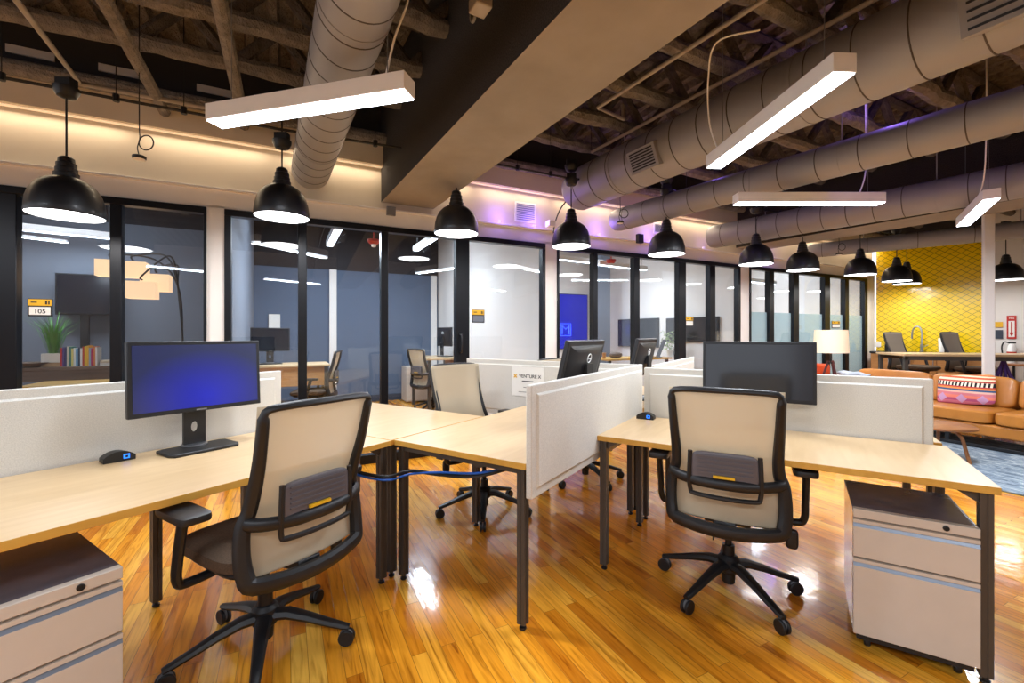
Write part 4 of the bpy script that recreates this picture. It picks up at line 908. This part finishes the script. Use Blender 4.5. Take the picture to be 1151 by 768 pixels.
MB().lathe([(0, 0), (.052, 0), (.056, .02), (.056, .24), (.04, .30), (.02, .33), (0, .33)], 24).build('cylinder_body', m_lightbox, ex); MB().lathe([(.0561, .10), (.0572, .10), (.0572, .2), (.0561, .2)], 24, cap=False).build('band', m_red, ex)
b = MB(); b.box(-.03, .05, -.012, .012, .335, .36); b.tube(smooth([(-.02, 0, .34), (-.08, 0, .36), (-.11, 0, .28), (-.10, -.03, .15)], 6), .010, 8); b.build('hose', m_black, ex)
for (px, py, w, h, m_, lab) in ((1117.5+5, 365, .10, .09, m_gold, 'small yellow plate on the white wall beside the column'), (1123, 376, .09, .15, m_base, 'small blue plate on the white wall below the yellow one')):
    k, P, z = yp(px, py, .01); tag(MB().box(-w/2, w/2, -.008, 0, -h/2, h/2).build('wall_plate', m_, None, (P.x, P.y, z), YA), lab, 'plate')
# coffee stool and purple cables under the high table
q = hpos(1146, 7.0); sw = thing('bar_stool', q, .3, 'small wooden topped stool with black legs under the high table', 'stool')
MB().box(-.15, .15, -.15, .15, .80, .83).build('seat', m_wood, sw, bevel=.005)
for x in (-.12, .12):
    for y in (-.12, .12): MB().box(x-.012, x+.012, y-.012, y+.012, 0, .8).build('leg', m_black, sw)
q = hpos(1128, 6.4); b = MB()
for k in range(6): a = k*1.05; b.tube(smooth([(0, 0, HZT-.05), (.06*cos(a), .06*sin(a), .75), (.14*cos(a), .14*sin(a), .5), (.05*cos(a+1), .05*sin(a+1), .1), (0, 0, .01)], 5), .012, 8)
tag(b.build('cable_bundle', m_purple, None, q), 'purple black bundle of cables hanging below the high table right of the column', 'cable')

# ================================================================== THINGS IN THE ROOMS
def inroom(px, py, d): s, z = ow(px, py, d); return WP(s, d, z), s, z
# left room : wall screen on a post, console, plant, books, bowl, table, arc lamp
s0, z1 = ow(63, 307, 2.75); s1, z0 = ow(130, 355, 2.75)
tv = thing('wall_screen', WP((s0+s1)/2, 2.75, 0), WR, 'large dark wall screen on a post in the left room', 'television')
MB().box(-(s1-s0)/2, (s1-s0)/2, -.03, .03, z0, z1).build('screen_casing', m_blackgloss, tv, bevel=.004); MB().box(-(s1-s0)/2+.02, (s1-s0)/2-.02, -.033, -.030, z0+.02, z1-.02).build('screen', m_screen, tv, smooth=False)
MB().box(-.06, .02, .0, .04, .0, z0).build('post', m_black, tv)
cz = .93; cs0, cs1 = sx(18, 2.3), sx(124, 2.3)
ct = thing('console_table', WP((cs0+cs1)/2, 2.32, 0), WR, 'dark oak console carrying plant and books in the left room', 'console'); w = cs1-cs0+.5
MB().box(-w/2, w/2, -.2, .2, cz-.04, cz).build('console_top', m_dwood, ct, bevel=.004); MB().box(-w/2+.04, w/2-.04, -.17, .17, cz-.16, cz-.041).build('apron', m_dwood, ct)
for x in (-w/2+.06, w/2-.06):
    for y in (-.15, .15): MB().box(x-.025, x+.025, y-.025, y+.025, 0, cz-.16).build('leg', m_dwood, ct)
P = WP(sx(60.5, 2.25), 2.25, cz+.001); pt = thing('potted_grass', P, WR, 'green grassy plant in a white pot on the console', 'plant')
MB().box(-.085, .085, -.07, .07, .045, .15).build('pot', m_pot, pt, bevel=.006); MB().box(-.085, .085, -.07, .07, 0, .044).build('pot_base', m_tan, pt, bevel=.004)
b = MB()
for k in range(110):
    a = random.uniform(0, 2*pi); l = random.uniform(.28, .56); o = random.uniform(0, .05); sp_ = random.uniform(.05, .34)*l/.5; p0 = Vector((o*cos(a), o*sin(a), .14))
    q1 = p0+Vector((sp_*.35*cos(a), sp_*.35*sin(a), l*.6)); q2 = p0+Vector((sp_*cos(a), sp_*sin(a), l*random.uniform(.8, 1)))
    w_ = Vector((-sin(a), cos(a), 0))*.004
    b.add([p0-w_, p0+w_, q1+w_, q1-w_, q2], [(0, 1, 2, 3), (3, 2, 4)])
g = b.build('grass_blades', m_green, pt, smooth=False)
bw = MB(); bw.lathe([(0, 0), (.06, .0), (.15, .045), (.16, .05), (.15, .055), (.06, .02), (0, .015)], 28); tag(bw.build('bowl', m_dwood, None, WP(sx(36, 2.22), 2.22, cz+.001)), 'shallow brown bowl at the left end of the console', 'bowl')
bc = [((206, 40, 40), 'bright red'), ((84, 60, 130), 'purple'), ((60, 60, 110), 'navy'), ((214, 208, 190), 'cream'), ((60, 130, 120), 'teal'), ((222, 210, 120), 'pale yellow'), ((230, 230, 226), 'white'), ((110, 170, 210), 'light blue'), ((40, 60, 90), 'dark blue'),
      ((236, 236, 232), 'second white'), ((196, 70, 40), 'brick orange'), ((240, 200, 40), 'golden yellow'), ((236, 180, 60), 'amber'), ((150, 170, 190), 'grey blue'), ((190, 40, 90), 'crimson'), ((214, 120, 60), 'orange'), ((224, 220, 214), 'off white')]
x = sx(70.5, 2.25); xe = sx(112, 2.25); bwid = (xe-x)/len(bc)
for k, (c, nm) in enumerate(bc):
    hh = random.uniform(.20, .235); mm = M('book_'+nm.replace(' ', '_'), c, .6, noise=(30, .05)); t = thing('book', WP(x+bwid*(k+.5), 2.25, cz+.001), WR, '%s spined book standing in the row on the console' % nm, 'book', 'books on the console')
    w_ = bwid-.003; b = MB(); b.box(-w_/2, -w_/2+.003, -.07, .07, 0, hh); b.box(w_/2-.003, w_/2, -.07, .07, 0, hh); b.box(-w_/2, w_/2, -.073, -.069, 0, hh); b.build('cover', mm, t, smooth=False)
    MB().box(-w_/2+.003, w_/2-.003, -.068, .066, .004, hh-.006).build('pages', m_paper, t, smooth=False)
for k, (c, nm) in enumerate((((220, 214, 204), 'pale'), ((196, 178, 150), 'tan'))):
    mm = M('flatbook_%s' % nm, c, .6, noise=(30, .05)); tag(MB().box(-.10, .10, -.07, .07, 0, .03).build('book', mm, None, WP(xe+.12, 2.25, cz+.001+.031*k), WR+.05*k, bevel=.002), '%s book lying flat right of the standing row' % nm, 'book', 'books lying flat on the console')
tb = thing('table', WP(sx(100, 1.15), 1.15, 0), WR, 'pale wooden table just behind the glass of the left room', 'table')
MB().box(-.42, .55, -.28, .28, .80, .83).build('tabletop', m_band, tb, bevel=.004)
for xx in (-.36, .49):
    for yy in (-.22, .22): MB().box(xx-.02, xx+.02, yy-.02, yy+.02, 0, .8).build('leg', m_black, tb)
# arc lamp
P0, _, _ = inroom(206, 384, 1.3); al = thing('arc_lamp', (P0.x, P0.y, 0), WR, 'arched black floor lamp with lit square fabric shades in the left room', 'lamp')
def loc_of(px, py, d): Pq, s, z = inroom(px, py, d); v = Pq-Vector((P0.x, P0.y, 0)); return Vector((v.dot(WU), v.dot(WV), z))
MB().lathe([(0, 0), (.17, 0), (.17, .03), (0, .035)], 28).build('lamp_base', m_black, al)
for k, (px, py, top) in enumerate(((160, 315, 296), (176, 307, 300), (150, 293, 284), (126, 291, 282))):
    dd_ = 1.3+.16*k; e_ = loc_of(px, py, dd_)
    mid = loc_of((px+206)/2+8, top-8+6*k, 1.3+.08*k); b = MB(); b.tube(smooth([(0, 0, .03), (0, 0, .7), (-.005, 0, 1.25), loc_of(200, 322, 1.3), mid, e_+Vector((0, 0, .05)), e_], 8), .009, 8); b.build('arm', m_black, al)
    hh = (.175, .18, .17, .18)[k]; s_ = MB(); s_.box(-.125, .125, -.09, .09, -hh-.02, -.02)
    s_.f = [f for i, f in enumerate(s_.f) if i not in (0, 1)]; s_.m = s_.m[:4]
    sh = s_.build('lamp_shade', m_shade2, al, loc=tuple(e_), smooth=False); md = sh.modifiers.new('S', 'SOLIDIFY'); md.thickness = .004
    w_ = al.location+WU*e_.x+WV*e_.y; point('arc_bulb', (w_.x, w_.y, e_.z-.1), .12, (1, .78, .55), .03)
# glass signs
def sign(px0, px1, py0, py1, label, txt=None, low=m_paper, split=.42):
    s0, zt = ow(px0, py0, 0); s1, zb = ow(px1, py1, 0); w, h = s1-s0, zt-zb
    t = thing('door_sign', WP((s0+s1)/2, .018, (zt+zb)/2), WR, label, 'sign'); MB().box(-w/2, w/2, -.006, 0, -h/2, h/2).build('sign_plate', m_black, t, smooth=False)
    MB().box(-w/2+.004, w/2-.004, -.009, -.006, h/2-h*split+.004, h/2-.004).build('yellow_field', m_yellow, t, smooth=False); MB().box(-w/2+.01, w/2-.01, -.009, -.006, -h/2+.012, h/2-h*split-.006).build('lower_field', low, t, smooth=False)
    if txt: text(txt, h*.34, m_ink, t, (0, -.010, -h*.22), (pi/2, 0, 0))
    b = MB(); b.box(w*.22, w*.30, -.0105, -.009, h/2-h*split*.75, h/2-h*split*.25); b.box(w*.34, w*.40, -.0105, -.009, h/2-h*split*.75, h/2-h*split*.25); b.box(-w*.36, -w*.12, -.0105, -.009, h/2-h*split*.55, h/2-h*split*.4); b.build('pictogram', m_ink, t, smooth=False)
sign(30, 58, 335.5, 356, 'yellow and white room sign on the glass in front of the wall screen', '105')
sign(531, 545, 348, 363, 'yellow and grey room sign on the glass right of the office door', None, m_greyw)
sign(771.5, 780, 356, 367, 'small yellow and white room sign on the black post of the meeting room', None)
sign(936, 945, 361, 369, 'tiny yellow room sign on the far frosted glass', None)
# slate blue office
def rdesk(px, d, L, z, label, rz=0):
    t = thing('office_desk', WP(sx(px, d), d, 0), WR+rz, label, 'desk'); MB().box(-L/2, L/2, -.35, .35, z-.03, z).build('tabletop', m_top, t, bevel=.003)
    for x in (-L/2+.05, L/2-.05):
        for y in (-.3, .3): MB().box(x-.025, x+.025, y-.025, y+.025, 0, z-.03).build('leg', m_leg, t)
    b = MB(); b.box(-L/2+.05, L/2-.05, -.31, -.29, z-.30, z-.031); b.build('modesty_panel', m_oak, t)
    return t
rdesk(327, 2.6, 1.0, .87, 'light wood desk with a monitor inside the slate blue office, left side', 0)
rdesk(492, 3.0, 1.1, .90, 'light wood desk with a monitor inside the slate blue office, right side', pi/2)
m5 = monitor(WP(sx(304, 2.6), 2.62, .87), WR+.15, 'dark monitor on the left desk inside the slate blue office', m_screen, w=.5)
m6 = monitor(WP(sx(500, 3.0), 3.0, .90), WR+pi/2+.2, 'dark monitor on the right desk inside the slate blue office', m_screen, w=.5)
place(copy_tree(ch), WP(sx(489, 2.6), 2.7), WR-.9-.3, .5, 'task chair inside the slate blue office by its right desk')
place(copy_tree(ch), WP(sx(350, 2.2), 2.35), WR+1.3, .5, 'task chair inside the slate blue office by its left desk')
gc = thing('filing_cabinet', WP(sx(474, 3.6), 3.95, 0), WR, 'grey low cabinet against the slate blue wall', 'cabinet'); MB().box(-.25, .25, -.2, .2, .02, .68).build('cabinet_body', m_cab, gc, bevel=.004); MB().box(-.24, .24, -.215, -.201, .36, .66).build('drawer', m_cab, gc, bevel=.003); MB().box(-.24, .24, -.215, -.201, .04, .35).build('drawer', m_cab, gc, bevel=.003)
s, z = ow(308.5, 361, D2_-.03); tag(MB().box(-.09, .09, -.012, 0, -.12, .12).build('wall_notice', m_paper, None, WP(s, D2_-.02, z), WR), 'small pale notice on the slate blue wall', 'notice')
def strobe(px, py, d, label):
    P, s, z = inroom(px, py, d); t = thing('fire_strobe', P, WR, label, 'alarm', 'red ceiling alarms inside the rooms')
    MB().lathe([(0, -.04), (.05, -.03), (.08, 0), (.08, .03), (0, .03)], 20).build('alarm_body', m_red, t); MB().lathe([(0, -.075), (.03, -.065), (.035, -.035), (0, -.03)], 16).build('alarm_lens', m_paper, t); MB().tube([(0, 0, .03), (0, 0, ZD-z)], .008, 8).build('stem', m_red, t)
strobe(420, 272, 1.6, 'red ceiling alarm inside the slate blue office'); strobe(687, 294, 1.3, 'red ceiling alarm inside the white meeting room')
# meeting room
def flat(px0, px1, py0, py1, d, mat, name, label, cat, dep=.04):
    s0, zt = ow(px0, py0, d); s1, zb = ow(px1, py1, d); t = thing(name, WP((s0+s1)/2, d, (zt+zb)/2), WR, label, cat); w, h = s1-s0, zt-zb
    MB().box(-w/2, w/2, -dep/2, dep/2, -h/2, h/2).build('casing', m_blackgloss, t, bevel=.003); MB().box(-w/2+.015, w/2-.015, -dep/2-.003, -dep/2, -h/2+.015, h/2-.015).build('screen', mat, t, smooth=False); return t
flat(628, 660, 330, 392, D3_-.03, m_bluewall, 'display_screen', 'tall deep blue display in the meeting room, behind the centre monitor', 'screen')
s, z = ow(636, 371, D3_-.07); nn = thing('neon_sign', WP(s, D3_-.065, z), WR, 'small glowing blue neon emblem on the deep blue display', 'sign')
b = MB(); w_ = .09; b.tube([(-w_, 0, -w_), (-w_, 0, w_), (0, 0, w_*.2), (w_, 0, w_), (w_, 0, -w_)], .008, 6); b.tube([(-w_*1.5, 0, -w_*1.4), (w_*1.5, 0, -w_*1.4), (w_*1.5, 0, w_*1.5), (-w_*1.5, 0, w_*1.5)], .006, 6, closed=True); b.build('neon_tube', m_neon, nn)
def sideboard(px0, px1, py0, py1, label):     # dark screens hung on the side wall of the meeting room
    S = P3-.062; o = W0+WU*S; L = []
    for px in (px0, px1): t = (px-CX)/F; L.append((t*o.y-o.x)/(WV.x-t*WV.y))
    dm = (L[0]+L[1])/2; Pm = WP(S, dm); z0 = EYE-(py1-HZ)*Pm.y/F; z1 = EYE-(py0-HZ)*Pm.y/F; w = abs(L[0]-L[1]); h = z1-z0
    t = thing('wall_screen', WP(S, dm, (z0+z1)/2), WR-pi/2, label, 'television'); MB().box(-w/2, w/2, -.035, .0, -h/2, h/2).build('casing', m_blackgloss, t, bevel=.003); MB().box(-w/2+.015, w/2-.015, -.038, -.035, -h/2+.015, h/2-.015).build('screen', m_screen, t, smooth=False)
sideboard(696, 741, 358.5, 390, 'dark wall screen in the meeting room, the left one of two')
sideboard(750, 809, 357, 384, 'dark wall screen in the meeting room, the right one of two')
gp = wall('trim_4', m_greyw, sx(672, 2.6), sx(686, 2.6), 2.6, 2.85, 0, 3.3, 'grey square post inside the meeting room')
rt = thing('meeting_table', WP(sx(705, 1.3), 1.3, 0), WR, 'pale wooden table inside the meeting room, behind the monitors', 'table'); MB().box(-.65, .75, -.3, .3, .87, .90).build('tabletop', m_band, rt, bevel=.003)
for xx in (-.58, .68):
    for yy in (-.24, .24): MB().box(xx-.02, xx+.02, yy-.02, yy+.02, 0, .87).build('leg', m_black, rt)
P = WP(sx(753, 1.2), 1.2, .90); vs_ = thing('potted_plant', P, 0, 'pale green leafy plant in a pot on the meeting room table', 'plant'); MB().lathe([(0, 0), (.05, 0), (.065, .12), (.055, .12), (0, .11)], 20).build('pot', m_pot, vs_)
b = MB()
for k in range(90):
    a = random.uniform(0, 2*pi); r_ = random.uniform(.02, .17); zz = random.uniform(.12, .46); c_ = Vector((r_*cos(a), r_*sin(a), zz)); d_ = Vector((random.uniform(-1, 1), random.uniform(-1, 1), random.uniform(.1, 1))).normalized(); sd_ = d_.orthogonal().normalized()*.014
    b.add([c_-d_*.035, c_+sd_, c_+d_*.04, c_-sd_], [(0, 1, 2, 3)])
for k in range(9): a = k*.7; b.tube([(0, 0, .1), (.06*cos(a), .06*sin(a), .28), (.11*cos(a), .11*sin(a), .42)], .003, 5)
b.build('foliage', m_green2, vs_, smooth=False)
b = MB(); b.soft(.12, .08, .05, .8, .8, (0, 0, .05), 20, 10); tag(b.build('bag', m_dwood, None, WP(sx(692, 1.25), 1.25, .90), WR), 'brown bundle lying on the meeting room table', 'bag')
tag(MB().lathe([(0, 0), (.028, 0), (.034, .09), (.036, .095), (0, .097)], 18).build('paper_cup', m_oak, None, WP(sx(679, 1.2), 1.2, .90)), 'small brown cup on the meeting room table', 'cup')
tl = thing('tablet_stand', WP(sx(739, 1.1), 1.1, .90), WR-.5, 'slim tilted screen standing beside the pale green plant', 'tablet')
b = MB(); b.box(-.004, .004, -.10, .10, 0, .33); b.rot(Matrix.Rotation(radians(22), 3, 'Y')); b.build('tilted_board', m_blackgloss, tl); MB().box(-.06, .06, -.06, .06, 0, .01).build('foot', m_black, tl)
place(copy_tree(ch), WP(sx(789, .75), .95), WR+2.6, .5, 'beige task chair just inside the meeting room, right of the plant')

# ================================================================== WORLD, CAMERA, VIEW
wd = bpy.data.worlds.new('World'); bpy.context.scene.world = wd; wd.use_nodes = True; bg = wd.node_tree.nodes['Background']; bg.inputs[0].default_value = (.88, .92, 1.0, 1); bg.inputs[1].default_value = 1.15
cam = bpy.data.cameras.new('Camera'); co = bpy.data.objects.new('Camera', cam); C.objects.link(co); co.location = (0, 0, EYE); co.rotation_euler = (pi/2, 0, 0)
cam.sensor_width = 36; cam.lens = F/1151*36; cam.shift_y = -(384-HZ)/1151; cam.clip_start = .05
sc = bpy.context.scene; sc.camera = co
sc.view_settings.view_transform = 'Standard'; sc.view_settings.look = 'None'; sc.view_settings.gamma = 1; sc.view_settings.use_curve_mapping = False; sc.view_settings.exposure = .50
